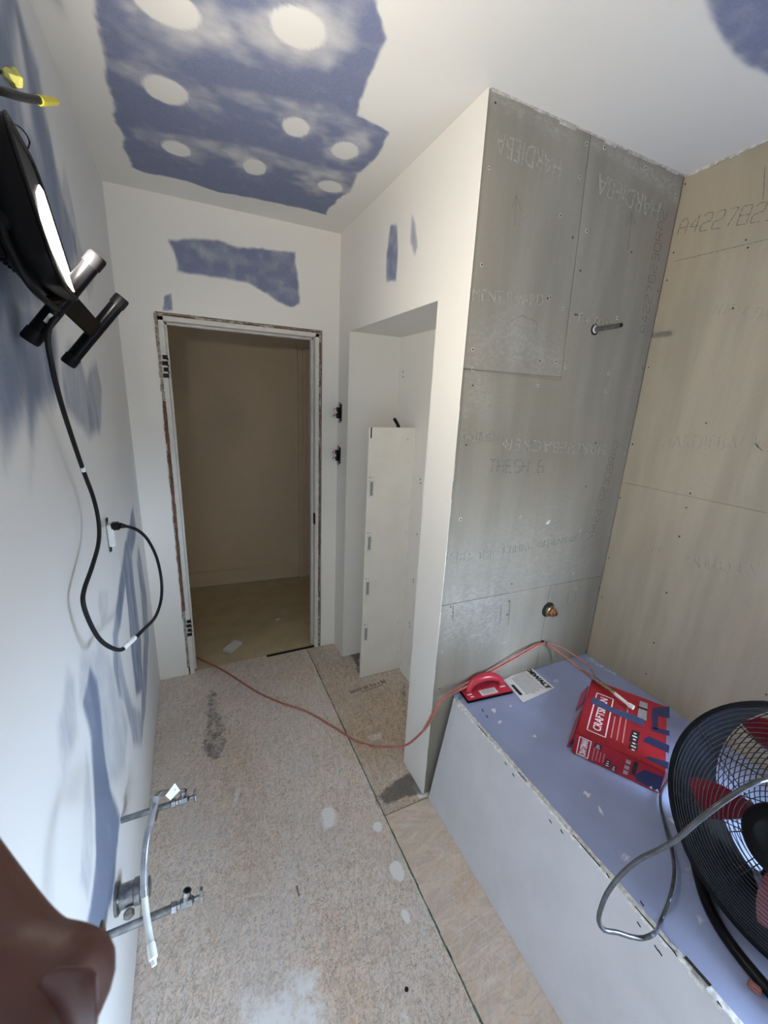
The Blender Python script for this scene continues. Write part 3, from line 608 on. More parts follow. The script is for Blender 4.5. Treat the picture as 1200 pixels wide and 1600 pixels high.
# printed grade stamp by the closet, too worn to read
m = M(); a, b = [Vector((*q, .0004)) for q in [(0.977,1.829),(1.209,1.843)]]; ux = (b-a).normalized(); uy = V(0,0,1).cross(ux); L = (b-a).length
for i in range(22):
    w = L/22; h = .018+.012*random.random()
    if random.random() < .85: m.box(a + ux*(i+.5)*w + uy*(h/2), (w*(.45+.4*random.random()), h, .0006), (ux, uy, V(0,0,1)))
for i in range(12): m.box(a + ux*(L*.3+i*L/20) - uy*.012, (L/30, .008, .0006), (ux, uy, V(0,0,1)))
stuff(m.build('grade_stamp', m_ink, fl))
m = M().lathe([(.006, -.001), (.006, .0008)], (*[(0.701,0.633)][0], 0), (0,0,1), 12); m.build('knot_hole', m_dark, fl)
# green marker bleeding along the seam
m = M()
for i in range(60):
    y = .25+2.1*i/60; m.bb((SEAM-.0005-.002*random.random(), y, -.002), (SEAM+.0025+.003*random.random(), y+.035, .0004))
stuff(m.build('seam_line', m_green, fl))

# ---- hall beyond the door
hl = M().bb((-1.3, D-.0+.022+.004, -.06), (2.0, 3.7, -.004)).build('floor_hall', m_hallf); struct(hl)
m = M(); A, B = V(-1.2, 3.634, 0), V(2.0, 3.415, 0); d = (B-A).normalized(); n = V(0,0,1).cross(d)
m.box((A+B)/2 + n*.05 + V(0,0,CE/2), ((B-A).length, .1, CE), (d, n, V(0,0,1))); struct(m.build('wall_hall', m_hallw))
struct(M().bb((-1.3, D+.02, 0), (-1.2, 3.75, CE)).build('wall_hall_left', m_hallw)); struct(M().bb((1.9, D+.11, 0), (2.0, 3.7, CE)).build('wall_hall_right', m_hallw))
struct(M().bb((-1.3, D, CE), (2.0, 3.75, CE+.1)).build('ceiling_hall', m_hallw)); struct(M().bb((-1.3, D+.001, 0), (-.01, D+.11, CE)).build('wall_hall_front', m_hallw)); struct(M().bb((W1+.3, D, 0), (2.0, D+.11, CE)).build('wall_hall_front_right', m_hallw))
m = M(); n0 = -n
def hp(x, off, z): t = (x-A.x)/d.x; return A + d*t + n0*off + V(0,0,z)
m.box(hp(.12, .007, .068), (1.92, .014, .13), (d, n0, V(0,0,1))); m.box(hp(.12, .005, .137), (1.92, .009, .012), (d, n0, V(0,0,1)))
struct(m.build('baseboard_hall', m_hallw, bevel=.003))
m = M()
for x, w, o in ((1.092, .018, .028), (1.112, .022, .020), (1.135, .022, .024), (1.156, .02, .014)): m.box(hp(x, o/2, .985), (w, o, 1.97), (d, n0, V(0,0,1)))
m.box(hp(1.5, .013, 2.005), (.85, .026, .07), (d, n0, V(0,0,1)))
cas = struct(m.build('trim_3', m_hallw, bevel=.003))
m = M().box(hp(1.42, .006, .96), (.50, .012, 1.90), (d, n0, V(0,0,1)))
for z in (.45, 1.38): m.box(hp(1.42, .010, z), (.34, .014, .72 if z < 1 else .75), (d, n0, V(0,0,1)))
struct(m.build('door_2', m_hallw, bevel=.004))

# ---- door frame: bare jambs with torn wood where the casing came off
df = thing('door_1', None, None, (.55, D, 0), kind='structure')
J = M().bb((.158, D-.004, 0), (.182, D+.115, 1.945)); J.build('jamb', m_jamb, df, bevel=.002)
M().bb((.910, D-.004, 0), (.932, D+.115, 1.945)).build('jamb', m_jamb, df, bevel=.002)
M().bb((.158, D-.004, 1.925), (.932, D+.115, 1.947)).build('jamb', m_jamb, df, bevel=.002)
s_ = M().bb((.182, D+.040, 0), (.193, D+.075, 1.925)); s_.bb((.899, D+.040, 0), (.910, D+.075, 1.925)); s_.bb((.182, D+.040, 1.914), (.910, D+.075, 1.925)); s_.build('door_stop', m_jamb, df, bevel=.002)
def ragged(m, x0, x1, za, zb, n_, j=.004, y=D-.0025):
    for i in range(n_):
        a, b = za+(zb-za)*i/n_, za+(zb-za)*(i+1)/n_
        m.bb((x0+random.uniform(-j, j*.3), y+random.uniform(-.002, .001), a), (x1+random.uniform(-j*.3, j*.6), D+.02, b))
m = M(); ragged(m, .146, .158, .05, 1.955, 60); stuff(m.build('torn_edge', m_rough, df, smooth=False))
m = M(); ragged(m, .149, .1615, .42, 1.56, 22, .003, D-.0055); m.build('bare_wood_strip', m_brown, df, smooth=False)
m = M(); ragged(m, .932, .944, .02, 1.955, 60, .003); stuff(m.build('torn_edge', m_rough, df, smooth=False))
m = M(); ragged(m, .9345, .939, .2, 1.9, 30, .002, D-.004); m.build('bare_wood_strip', m_brown, df, smooth=False)
m = M(); xx = .150
while xx < .945:
    w = .02+.03*random.random(); m.bb((xx, D-.003, 1.946), (min(xx+w, .945), D+.02, 1.957+.006*random.random())); xx += w
stuff(m.build('torn_edge', m_rough, df, smooth=False))
m = M(); xx = .18
while xx < .93:
    w = .03+.05*random.random()
    if random.random() < .7: m.bb((xx, D-.0045, 1.948), (min(xx+w, .94), D+.02, 1.954)); 
    xx += w
m.build('bare_wood_strip', m_brown, df, smooth=False)
for z in (1.725, .31):
    m = M()
    for k in range(4): m.bb((.160+.004*(k % 2), D-.0075, z-.055+.028*k), (.1845, D+.02, z-.055+.028*k+.019))
    h = m.build('hinge_mortise', m_dark, df, smooth=False)
    m = M()
    for k in range(3): m.lathe([(.0045, 0), (.0045, .002)], (.1845, D+.003, z-.03+.03*k), (1, -1.2, 0), 8)
    stuff(m.build('screw_hole', m_screw, h))
M().bb((.908, D-.006, .86), (.9115, D+.03, .93)).build('strike_plate', m_dark, df)
M().bb((.60, D+.004, -.004), (.93, D+.022, .004)).build('threshold_gap', m_dark, df)

# ================================================================== TUB PLATFORM
TB, TT = 1.060, 1.136
tub = thing('tub_platform', 'boxed-in tub deck of blue board with a grey drywall front below the cement board walls', 'tub deck', (1.5, 0, 0))
m = M(); xs = lines([TT+.0145, W2-.003], (0, 3), .010); ys = lines([YR+.002, P-.003], (0, P), .010, .2)
U, Vv = surface(m, xs, ys, lambda u, v: (u, v, H+0*u))
q = [(1.287,0.987),(1.26,0.914),(1.237,0.878),(1.249,0.909),(1.228,1.004),(1.228,0.947),(1.354,0.84),(1.618,1.052),(1.176,0.544),(1.373,0.568),(1.282,0.618),(1.285,0.556),(1.449,0.429),(1.968,0.784)]
ds = [(ell(*[(1.242,0.998)][0], .010, .012, .3), 1, .004, .004), (ell(*[(1.224,0.939)][0], .010, .007), 1, .003, .003), (ell(*[(1.323,0.991)][0], .006, .005), .9, .003, .002), (ell(*[(1.334,0.979)][0], .008, .004), .4, .003, .002)]
for p_ in [(1.301,0.967),(1.287,0.951),(1.273,0.936),(1.251,0.928),(1.258,0.918),(1.238,0.9)]: ds.append((ell(*p_, .003, .003), .95, .0015, .001))
ds += [([(1.277,0.627),(1.296,0.605),(1.283,0.59),(1.27,0.607),(1.256,0.617)], .8, .003, .006), ([(1.281,0.571),(1.281,0.553),(1.264,0.532),(1.262,0.541)], .75, .003, .004), ([(1.456,0.645),(1.465,0.634),(1.458,0.624),(1.449,0.635)], .8, .003, .003), (ell(*[(1.177,0.602)][0], .005,.005), .8, .003, .003),
  ([(1.355,0.368),(1.385,0.347),(1.315,0.306),(1.312,0.33)], .5, .02, .02), ([(1.26,0.287),(1.271,0.269),(1.241,0.256),(1.233,0.268)], .65, .012, .012), ([(1.228,0.457),(1.24,0.434),(1.218,0.41),(1.201,0.434)], .4, .015, .015), ([(1.44,0.463),(1.455,0.451),(1.446,0.431),(1.432,0.44)], .85, .004, .003),
  ([(1.62,1.051),(1.64,1.034),(1.609,1.019),(1.589,1.036)], .45, .004, .004), ([(1.916,1.115),(1.923,0.96),(1.887,0.946),(1.871,1.1)], .42, .006, .008), ([(1.127,1.139),(1.141,1.106),(1.145,0.122),(1.116,0.134)], .25, .012, .01), ([(1.131,0.174),(1.145,0.159),(1.112,0.154)], .5, .01, .01), ([(1.565,0.614),(1.564,0.598),(1.542,0.597)], .5, .004,.003), ([(1.296,0.758),(1.304,0.749),(1.292,0.743)], .7, .003,.002), ([(1.3,0.846),(1.309,0.836),(1.296,0.829),(1.287,0.839)], .75, .003, .002)]
c1 = cover(U, Vv, ds)
m.bb((TT+.0145, YR+.002, H-.0125), (W2-.003, P-.003, H-.0006)); m.build('deck_top', m_deck, tub, attrs={'c1': c1}, recalc=False)
m = M(); YF = P-.022; n_ = 1
a = V(TT-TB, 0, H).normalized(); nn = V(-a.z, 0, a.x)
def sk(y, z, off=0): t = z/H; return V(TB+(TT-TB)*t, y, z) + nn*off
vs_ = [sk(YR+.002, .002), sk(YF, .002), sk(YF, H), sk(YR+.002, H)]; bk = [v - nn*.0125 for v in vs_]
m.add(vs_+bk, [(0,1,2,3), (7,6,5,4), (0,4,5,1), (1,5,6,2), (3,7,4,0)]); m.build('front_panel', m_skirt, tub, recalc=True)
m = M(); ys_ = np.linspace(YR+.002, YF, 150)
top = []; 
for i in range(len(ys_)-1):
    j = random.uniform(-.0015, .001); h_ = random.uniform(-.0025, .001)
    m.add([V(TT-.001+j*.6, ys_[i], H-.010), V(TT-.001+j*.6, ys_[i+1], H-.010), V(TT+.0145, ys_[i+1], H-.010), V(TT+.0145, ys_[i], H-.010),
           V(TT-.0005+j*.4, ys_[i], H+h_), V(TT-.0005+j*.4, ys_[i+1], H+h_), V(TT+.0145, ys_[i+1], H+h_*.6), V(TT+.0145, ys_[i], H+h_*.6)], [(0,3,2,1),(4,5,6,7),(0,1,5,4),(1,2,6,5),(2,3,7,6),(3,0,4,7)])
m.build('gypsum_edge', m_gyp, tub, smooth=False)
m = M(); q = [(1.13,0.967),(1.132,0.902),(1.144,0.748),(1.146,0.71),(1.161,0.532),(1.153,0.446),(1.133,0.352),(1.136,0.258)]
for a_, b_ in zip(q[::2], q[1::2]): M().box((TT+.001, (a_[1]+b_[1])/2, H+.0002), (.0022, abs(a_[1]-b_[1]), .0016)).build('paper_tear', m_dark, tub)
q = [(1.149,0.235),(1.141,0.206)]; m.box((TT+.014, (q[0][1]+q[1][1])/2, H+.001), (.006, .05, .003))
m.build('paper_tear', m_dark, tub)
m = M()   # nail pops and nicks in the front
for px in [(1.12,0.953,0.549),(1.12,0.927,0.544),(1.1,0.799,0.466),(1.1,0.76,0.458),(1.1,0.601,0.451),(1.1,0.562,0.459),(1.1,0.332,0.455),(1.1,0.289,0.449),(1.1,0.28,0.448),(1.12,0.423,0.482),(1.12,0.341,0.506),(1.125,0.258,0.481),(1.125,0.172,0.482)]:
    p_ = sk(px[1], px[2]); m.box(p_ + nn*.0004, (.003, .010, .0012), (a, V(0,.9,.3).normalized(), nn))
stuff(m.build('nail_pop', m_dark, tub))

# ================================================================== CLOSET PANEL
cp = thing('closet_side_panel', 'cream shelf side panel with four white bracket pockets standing in the closet niche', 'panel', (1.21, 1.93, 0))
M().bb((1.076, 1.932, .002), (NX, 1.948, 1.480)).build('board', m_mela, cp, bevel=.0015)
for z in (1.165, .860, .590, .300):
    m = M(); x0 = 1.086
    for lo, hi in (((x0, 1.926, z-.042), (x0+.006, 1.932, z+.042)), ((x0+.022, 1.926, z-.042), (x0+.028, 1.932, z+.042)), ((x0, 1.926, z+.036), (x0+.028, 1.932, z+.042)), ((x0, 1.922, z-.048), (x0+.028, 1.932, z-.040))): m.bb(lo, hi)
    br = m.build('shelf_bracket', m_white, cp, bevel=.001)
    M().bb((x0+.006, 1.9305, z-.040), (x0+.022, 1.9322, z+.036)).build('slot', m_gprint, br)
    mm = M(); mm.lathe([(.003, 0), (.003, .001)], (x0+.004, 1.9318, z+.058), (0,-1,0), 8); mm.lathe([(.002, 0), (.002, .001)], (x0+.02, 1.9318, z+.056), (0,-1,0), 8); stuff(mm.build('screw_hole', m_screw, br))
M().bb((1.084, 1.9315, 1.425), (1.091, 1.933, 1.479)).build('notch', m_dark, cp)
m = M()
for x, z in ((1.32, .12), (1.31, .33), (1.325, .9), (1.30, 1.42)): m.lathe([(.0025, 0), (.0025, .0008)], (x, 1.932, z), (0,-1,0), 8)
stuff(m.build('screw_hole', m_screw, cp))
m = M()
for y, z in [(1.345,2.117,1.772),(1.345,2.114,1.745),(1.345,1.886,1.247),(1.345,1.895,1.207),(1.345,1.895,1.001),(1.345,1.882,0.568),(1.345,1.864,0.37),(1.345,1.875,0.334)][0:0]: pass
for p_ in [(1.346,2.119,1.769),(1.346,2.115,1.742),(1.346,1.85,1.219),(1.346,1.847,1.199),(1.346,1.842,0.914),(1.346,1.848,0.643),(1.346,1.846,0.628),(1.346,1.857,0.361),(1.346,1.853,0.338)]: m.lathe([(.0045, 0), (.0045, .001)], p_, (-1,0,0), 8)
stuff(m.build('screw_hole', m_screw, wall_partition))
hd = thing('black_handle', 'black tool handle poking up behind the cream closet panel', 'tool', [(1.26,1.955,1.492)][0])
q = [(1.226,1.958,1.524),(1.246,1.958,1.498),(1.294,1.958,1.405)]
M().tube(q, .0085, 10).build('grip', m_black, hd); M().lathe([(.005, -.002), (.005, .004), (.003, .006)], q[0], Vector(q[0])-Vector(q[1]), 12).build('chrome_tip', m_chrome, hd)

# ================================================================== SWITCHES by the corner
def switch(c, label, flip):
    y, z = c; t = thing('light_switch', label, 'switch', (W1, y, z), 'uncovered switches between door and closet')
    M().bb((W1-.0015, y-.026, z-.048), (W1+.0008, y+.026, z+.048)).build('wall_box', m_dark, t)
    m = M().bb((W1-.006, y-.008, z-.055), (W1-.004, y+.010, z+.055)); m.bb((W1-.007, y-.012, z+.046), (W1-.004, y+.014, z+.058)); m.bb((W1-.007, y-.012, z-.058), (W1-.004, y+.014, z-.046)); m.build('strap', m_steel, t)
    M().bb((W1-.020, y-.016, z-.032), (W1-.004, y+.016, z+.030)).build('switch_body', m_black, t, bevel=.002)
    M().box((W1-.028, y, z+.004*flip), (.022, .012, .010), (V(.9,0,-.4*flip).normalized(), V(0,1,0), V(.4*flip,0,.9).normalized())).build('toggle', m_white, t, bevel=.002)
    m = M(); m.tube([(W1-.004, y+.01, z+.012), (W1-.022, y+.022, z+.022), (W1-.040, y+.016, z+.012)], .0015, 6, 5); m.build('wire', m_chrome, t)
    m = M(); m.tube([(W1-.004, y-.01, z-.018), (W1-.030, y+.004, z-.012), (W1-.034, y+.018, z-.022)], .002, 6, 5); m.build('wire', m_black, t)
switch((2.292, 1.532), 'upper uncovered black light switch in the wall between doorway and closet', 1)
switch((2.300, 1.288), 'lower uncovered black light switch in the wall between doorway and closet', -1)

# ================================================================== SANDING BLOCK in the hall
o = thing('sanding_block', 'pale sanding block lying on the hall floor past the doorway', 'block', (*[(0.409,2.523,0)][0][:2], -.004))
q = [Vector(p) for p in [(0.345,2.517,0),(0.398,2.446,0),(0.473,2.522,0),(0.428,2.602,0)]]
ux = (q[3]-q[0]).normalized(); uy = V(0,0,1).cross(ux); c = sum(q, V(0,0,0))/4
M().box(c+V(0,0,.008), ((q[3]-q[0]).length, .062, .024), (ux, uy, V(0,0,1))).build('block_body', m_sponge, o, bevel=.004)
M().box(c+V(0,0,.0205), ((q[3]-q[0]).length*.86, .05, .0012), (ux, uy, V(0,0,1))).build('grit_face', m_gprint if False else m_paper, o)

q = [(0.753,2.783,0)][0]
tag(M().prism([(q[0]+x, q[1]+y) for x, y in ((-.022,-.004),(-.006,-.012),(.014,-.009),(.022,.002),(.008,.010),(-.010,.008))], (0,0,-.004), (1,0,0), (0,1,0), .004).build('plaster_chip', m_gyp), 'small white plaster chip on the hall floor beyond the sanding block', 'chip')

# ================================================================== WORK LAMP on the left wall
lx = thing('work_lamp', 'black LED work lamp hung on the left wall by a wire, feet bars downward', 'lamp', (.03, .88, 1.85))
tilt = .17
fa = V(-.05, 1, 0).normalized(); fu = V(-math.sin(tilt), 0, math.cos(tilt)); fn = fa.cross(fu).normalized(); fu = fn.cross(fa).normalized()      # along the wall, up the lamp, out of its face
LC = V(.076, .860, 1.857); LWd, LHt = .185, .200
def lp(a_, u_, n_): return LC + fa*a_ + fu*u_ + fn*n_
def rrect(w, h, r, k=5):
    out = []
    for sx, sy, t0 in ((1,1,0), (-1,1,90), (-1,-1,180), (1,-1,270)):
        for i in range(k+1):
            t = math.radians(t0+90*i/k); out.append((sx*(w/2-r)+r*math.cos(t), sy*(h/2-r)+r*math.sin(t)))
    return out
m = M(); R0 = rrect(LWd, LHt, .04); lev = [(.72, -.050), (.90, -.042), (1.0, -.024), (1.0, .004), (.97, .008), (.95, .005), (.94, .001), (.90, -.002)]
nR = len(R0); vs_ = []
for sc, n_ in lev: vs_ += [lp(x*sc, y*sc, n_) for x, y in R0]
fs_ = [(i*nR+k, i*nR+(k+1) % nR, (i+1)*nR+(k+1) % nR, (i+1)*nR+k) for i in range(len(lev)-1) for k in range(nR)] + [tuple(range(nR-1, -1, -1)), tuple((len(lev)-1)*nR+k for k in range(nR))]
hs = m.add(vs_, fs_).build('housing', m_gloss, lx)
m = M()
for k in range(7): m.box(lp(-.066+.022*k, 0, -.054), (.006, .13, .014), (fa, fu, fn))
m.build('cooling_fin', m_black, lx, bevel=.001)
M().prism([(x*.93, y*.93) for x, y in R0], LC+fn*.001, fa, fu, .0035).build('front_plate', m_black, lx)
m = M().prism([(.080,.062),(.050,.060),(-.010,.030),(-.062,-.020),(-.050,-.050),(.010,-.084),(.080,-.088)], LC+fn*.004, fa, fu, .0022)
m.build('light_panel', emit_mat('led_panel', (1, .93, .82), 9.0), lx)
M().prism([(x, y-.014) for x, y in rrect(.042, .040, .006)], LC+fn*.0064, fa, fu, .0012).build('led_chip', emit_mat('led_chip_light', (1, .91, .79), LAMP_POWER), lx)
m = M()
for k in range(2):
    s1 = [lp(x*(1.0-.05*k), y*(1.0-.05*k), .0055) for x, y in R0]; m.tube(s1, .0022, 6, closed=True)
m.build('bezel', m_black, lx)
m = M(); m.tube([lp(-.092, -.03, -.036), lp(-.097, -.06, -.036), lp(-.088, -.100, -.03), lp(-.05, -.113, -.025), lp(.05, -.113, -.025), lp(.088, -.100, -.03), lp(.097, -.06, -.036), lp(.092, -.03, -.036)], .005, 8, 4); m.build('bracket', m_black, lx)
for s_ in (-1, 1): M().lathe([(.010, -.005), (.012, 0), (.010, .005)], lp(.092*s_, -.03, -.036), fa, 14).build('bracket_knob', m_black, lx)
B1 = [Vector(p) for p in [(0.019,0.93,1.69),(0.132,0.93,1.834)]]; B2 = [Vector(p) for p in [(0.026,1.14,1.664),(0.141,1.14,1.807)]]
for b in (B1, B2):
    dd = (b[1]-b[0]).normalized()
    ft = M().tube([b[0], b[1]], .0135, 14).build('foot_bar', m_gloss, lx)
    for e_, s_ in ((b[0], -1), (b[1], 1)): M().lathe([(.0150, -.022), (.0152, -.004), (.0135, 0)], e_ + dd*s_*.002, dd*s_, 14).build('end_cap', m_black, ft)
_p = B1[0].lerp(B1[1], .24) + V(.006, -.0125, .002)
M().box(_p, (.018, .002, .006), ((B1[1]-B1[0]).normalized(), V(0,1,0), (B1[1]-B1[0]).normalized().cross(V(0,1,0)))).build('plaster_fleck', m_gyp, lx, bevel=.0005)
c1_, c2_ = (B1[0]+B1[1])/2, (B2[0]+B2[1])/2
m = M(); dd = (c2_-c1_).normalized(); uu_ = (B1[1]-B1[0]).normalized(); m.box((c1_+c2_)/2, ((c2_-c1_).length, .036, .014), (dd, uu_, dd.cross(uu_).normalized())); m.build('cross_bar', m_gloss, lx, bevel=.004)
m = M(); m.box((c1_+lp(0, -.108, -.025))/2, ((c1_-lp(0, -.108, -.025)).length+.02, .05, .012), ((c1_-lp(0,-.108,-.025)).normalized(), fa, (c1_-lp(0,-.108,-.025)).normalized().cross(fa).normalized())); m.build('stand_arm', m_gloss, lx, bevel=.003)
cord = [(0.05,0.91,1.701),(0.045,0.927,1.647),(0.04,0.969,1.589),(0.036,1.028,1.52),(0.036,1.085,1.437),(0.038,1.13,1.367),(0.04,1.137,1.307),(0.04,1.104,1.264),(0.036,1.031,1.234),(0.03,0.968,1.21),(0.03,0.942,1.19),(0.035,0.944,1.144),(0.045,0.953,1.097),(0.06,0.963,1.066),(0.075,0.993,1.037),(0.09,1.029,1.032),(0.105,1.129,1.004),(0.12,1.289,0.954),(0.128,1.431,0.943),(0.13,1.48,0.991),(0.125,1.463,1.076),(0.112,1.409,1.157),(0.096,1.364,1.204),(0.075,1.371,1.216),(0.062,1.363,1.224)]
M().tube([Vector(c1_)+V(-.01, 0, -.02)]+cord, .0046, 10, 5).build('power_cord', m_rub, lx)
q = [(0.062,1.363,1.224),(0.05,1.359,1.228),(0.026,1.37,1.225)]
M().tube([q[0], q[1]], [.0055, .009], 10).build('plug', m_rub, lx); pgd = (Vector(q[2])-Vector(q[1])).normalized()
M().box((Vector(q[1])+Vector(q[2]))/2, ((Vector(q[1])-Vector(q[2])).length, .026, .022), (pgd, V(0,1,0), pgd.cross(V(0,1,0)).normalized())).build('plug', m_rub, lx, bevel=.004)
q = [(0.078,0.999,1.036),(0.086,1.011,1.038),(0.094,1.053,1.027)]; M().tube(q, .0062, 10).build('cord_label', m_white, lx)
q = [(0.036,1.078,1.454),(0.036,1.079,1.438)]; M().tube(q, .0052, 10).build('paint_splash', m_paper, lx)
# the wire it hangs from
hw = M(); k0 = [(0.05,0.853,1.968)][0]
hw.tube([(0.02,0.91,2.037),(0.03,0.91,2.005),(0.05,0.853,1.968),(0.054,0.844,1.953)], .0013, 6, 5); hw.tube([(0.05,0.853,1.968),(0.05,0.882,1.978),(0.05,0.928,1.996),(0.05,0.967,2.004),(0.047,0.998,2.005),(0.046,0.988,1.992)], .0013, 6, 6)
hw.lathe([(.001, -.004), (.0035, -.002), (.0035, .002), (.001, .004)], k0, (.3, 1, .2), 8)
tag(hw.build('hanging_wire', m_rub), 'thin black wire knotted above the work lamp to hang it on the wall', 'wire')

# ================================================================== VANITY WIRING, top of the left wall
t = thing('electrical_cable', 'black electrical cable with a bright yellow connector above the work lamp', 'cable', [(0,1.009,2.067)][0])
q = [(0,0.836,1.993),(0.03,0.84,1.996),(0.05,0.865,2.007),(0.058,0.907,2.025),(0.062,0.962,2.05),(0.065,1.021,2.078)]; M().tube(q, .0058, 10, 5).build('cable', m_rub, t)
q = [(0.065,1.015,2.075),(0.066,1.028,2.081),(0.068,1.066,2.1),(0.071,1.122,2.128)]; M().tube(q, [.0075, .0075, .0068, .006], 8).build('connector', m_yel, t, smooth=False)
q = [(0.064,1.014,2.081),(0.065,1.017,2.078)]; M().tube(q, .0018, 6).build('strand', m_rub, t)
t = thing('wire_nut', 'olive yellow wire nut on a wire stub above the electrical cable', 'wire nut', [(0,1.023,2.095)][0])
q = [Vector(p) for p in [(0.05,0.889,2.04),(0.062,0.906,2.045)]]; dd = (q[1]-q[0])
M().lathe([(.004, 0), (.008, dd.length*.25), (.0085, dd.length*.6), (.0125, dd.length*.7), (.0125, dd.length*.85), (.0115, dd.length)], q[0], dd, 6).build('cap', m_yel2, t, smooth=False)
M().tube([(0,0.867,2.026),(0.03,0.878,2.034),(0.05,0.891,2.041)], .0022, 6, 5).build('wire', m_rub, t)

# ================================================================== OUTLET
t = thing('wall_outlet', 'uncovered white wall outlet that the lamp cord plugs into', 'outlet', (0, 1.47, 1.17))
oc = [(1.448,1.175)][0]
M().bb((-.002, oc[0]-.034, oc[1]-.052), (.0012, oc[0]+.034, oc[1]+.052)).build('wall_box', m_dark, t) if False else None
M().bb((.002, oc[0]-.016, oc[1]-.036), (.020, oc[0]+.016, oc[1]+.036)).build('receptacle', m_white, t, bevel=.003)
m = M().bb((.001, oc[0]-.010, oc[1]-.055), (.003, oc[0]+.010, oc[1]+.055)); m.build('strap', m_steel, t)
for s_ in (-1, 1): M().bb((.002, oc[0]-.007, oc[1]+s_*.048-.006), (.006, oc[0]+.007, oc[1]+s_*.048+.006)).build('screw_tab', m_dark, t)

# ================================================================== PLUMBING STUBS
def valve(px_wall, px_esc, label, tagged, xo=.155):
    w = Vector(px_wall); t = thing('shutoff_valve', label, 'valve', (0, w.y, w.z), 'sink shutoff valves')
    L = xo; ax = V(1, 0, 0)
    M().tube([w, w+V(L-.03, 0, 0)], .0085, 14).build('stub_pipe', m_pipe, t)
    e_ = w + V(px_esc, 0, 0); M().lathe([(.009, .004), (.020, .006), (.029, .003), (.031, 0), (.030, -.002)] if px_esc > .02 else [(.031, 0), (.029, .003), (.020, .006), (.009, .008)], e_, ax, 24).build('escutcheon', m_pipe, t)
    b = w+V(L-.03, 0, 0); M().lathe([(.010, 0), (.0125, .002), (.0125, .012), (.0095, .014), (.0095, .020), (.012, .022), (.012, .044), (.008, .048), (.005, .050), (.005, .060)], b, ax, 6).build('valve_body', m_chrome, t)
    o_ = b+V(.030, 0, .006); M().lathe([(.007, 0), (.007, .014), (.0095, .016), (.0095, .026), (.0065, .026), (.0065, .010)], o_, (.25, .15, .95), 12).build('outlet_port', m_chrome, t)
    h = b+V(.062, 0, 0); M().lathe([(.004, -.002), (.0165, 0), (.018, .003), (.0165, .006), (.004, .007)], h, ax, 8).build('handle', m_steel, t, smooth=False)
    return b
b1 = valve([(1.086,0.445)][0] and (0, *[(1.086,0.445)][0]), .085, 'far sink shutoff valve with the grey supply hose and white tag', True, .155)
b2 = valve((0, *[(0.789,0.466)][0]), 0.0, 'near sink shutoff valve with open port, its chrome disc flat on the wall', False, .165)
w = Vector((0, *[(0.927,0.375)][0])); t = thing('drain_pipe', 'grimy grey sink drain stub capped between the two shutoff valves', 'pipe', (0, w.y, w.z))
M().lathe([(.036, 0), (.036, .006), (.031, .010)], w, (1,0,0), 28).build('flange', m_pipe, t); M().lathe([(.027, .008), (.027, .040), (.030, .042), (.030, .054), (.023, .058), (.023, .074), (.020, .077)], w, (1,0,0), 28).build('pipe_body', m_pipe, t)
M().lathe([(.008, 0), (.012, .004), (.012, .016), (.006, .020)], w+V(.03, -.028, -.012), (.1, -1, -.3), 6).build('clamp_screw', m_steel, t)
t = thing('supply_hose', 'bent grey supply hose hanging from the far shutoff valve to the floor side', 'hose', tuple(b1))
hs_ = [tuple(b1+V(.036,.004,.030))] + [(0.158,0.684,0.913),(0.155,0.631,0.948),(0.15,0.603,0.946),(0.145,0.582,0.934),(0.142,0.566,0.917),(0.14,0.553,0.895),(0.14,0.542,0.878),(0.142,0.526,0.86),(0.146,0.507,0.844),(0.15,0.488,0.839)]
M().tube(hs_[:8], .0054, 12, 4).build('hose_body', m_clear, t); M().tube(hs_[7:], .0046, 12, 4).build('hose_end', mat('pale_hose', (.50,.51,.50), .5), t)
a_, b_ = Vector(hs_[-1]), Vector(hs_[-2]); dd = (a_-b_).normalized(); M().lathe([(.0054, -.010), (.0060, 0), (.0060, .008), (.0036, .010), (.0036, .016)], a_, dd, 12).build('ferrule', m_white, t)
q = [Vector(p) for p in [(0.167,0.665,0.925),(0.172,0.682,0.893),(0.185,0.726,0.862),(0.18,0.703,0.907)]]; m = M(); n_ = (q[1]-q[0]).cross(q[3]-q[0]).normalized()*.0006
m.add(q+[p+n_ for p in q], [(0,1,2,3),(7,6,5,4),(0,4,5,1),(1,5,6,2),(2,6,7,3),(3,7,4,0)]); tg = m.build('paper_tag', m_paper, t)
c_ = (q[0]+q[1]+q[2]+q[3])/4; ex = (q[3]-q[0]).normalized(); ey = (q[1]-q[0]).normalized(); m = M()
for k in (-.5, .5): m.box(c_+ex*.012*k*1.6, (.006, .007, .0016), (ex, ey, ex.cross(ey).normalized()))
m.build('print', m_gprint, tg)

# ================================================================== SHOWER FITTINGS
c = [(1.602,1.897)][0]; w = V(c[0], P, c[1]); t = thing('shower_arm_stub', 'galvanised shower pipe stub sticking out high on the cement board wall', 'pipe', tuple(w))
M().lathe([(.019, -.003), (.019, .0025)], w, (0,-1,0), 20).build('rough_hole', m_dark, t); M().lathe([(.0125, 0), (.0125, .004), (.010, .006)], w, (0,-1,0), 20).build('sealant_ring', m_gyp, t)
dv = V(-.006, -.108, .001); M().tube([w, w+dv*.55], .0085, 14).build('pipe_body', m_steel, t); M().tube([w+dv*.55, w+dv], .0088, 14).build('pipe_end', m_pipe, t); M().lathe([(.007, 0), (.007, .0015)], w+dv, dv, 12).build('bore', m_dark, t)
c = [(1.608,0.775)][0]; w = V(c[0], P, c[1]); t = thing('tub_spout_stub', 'copper tub spout fitting in a round hole above the deck', 'pipe', tuple(w))
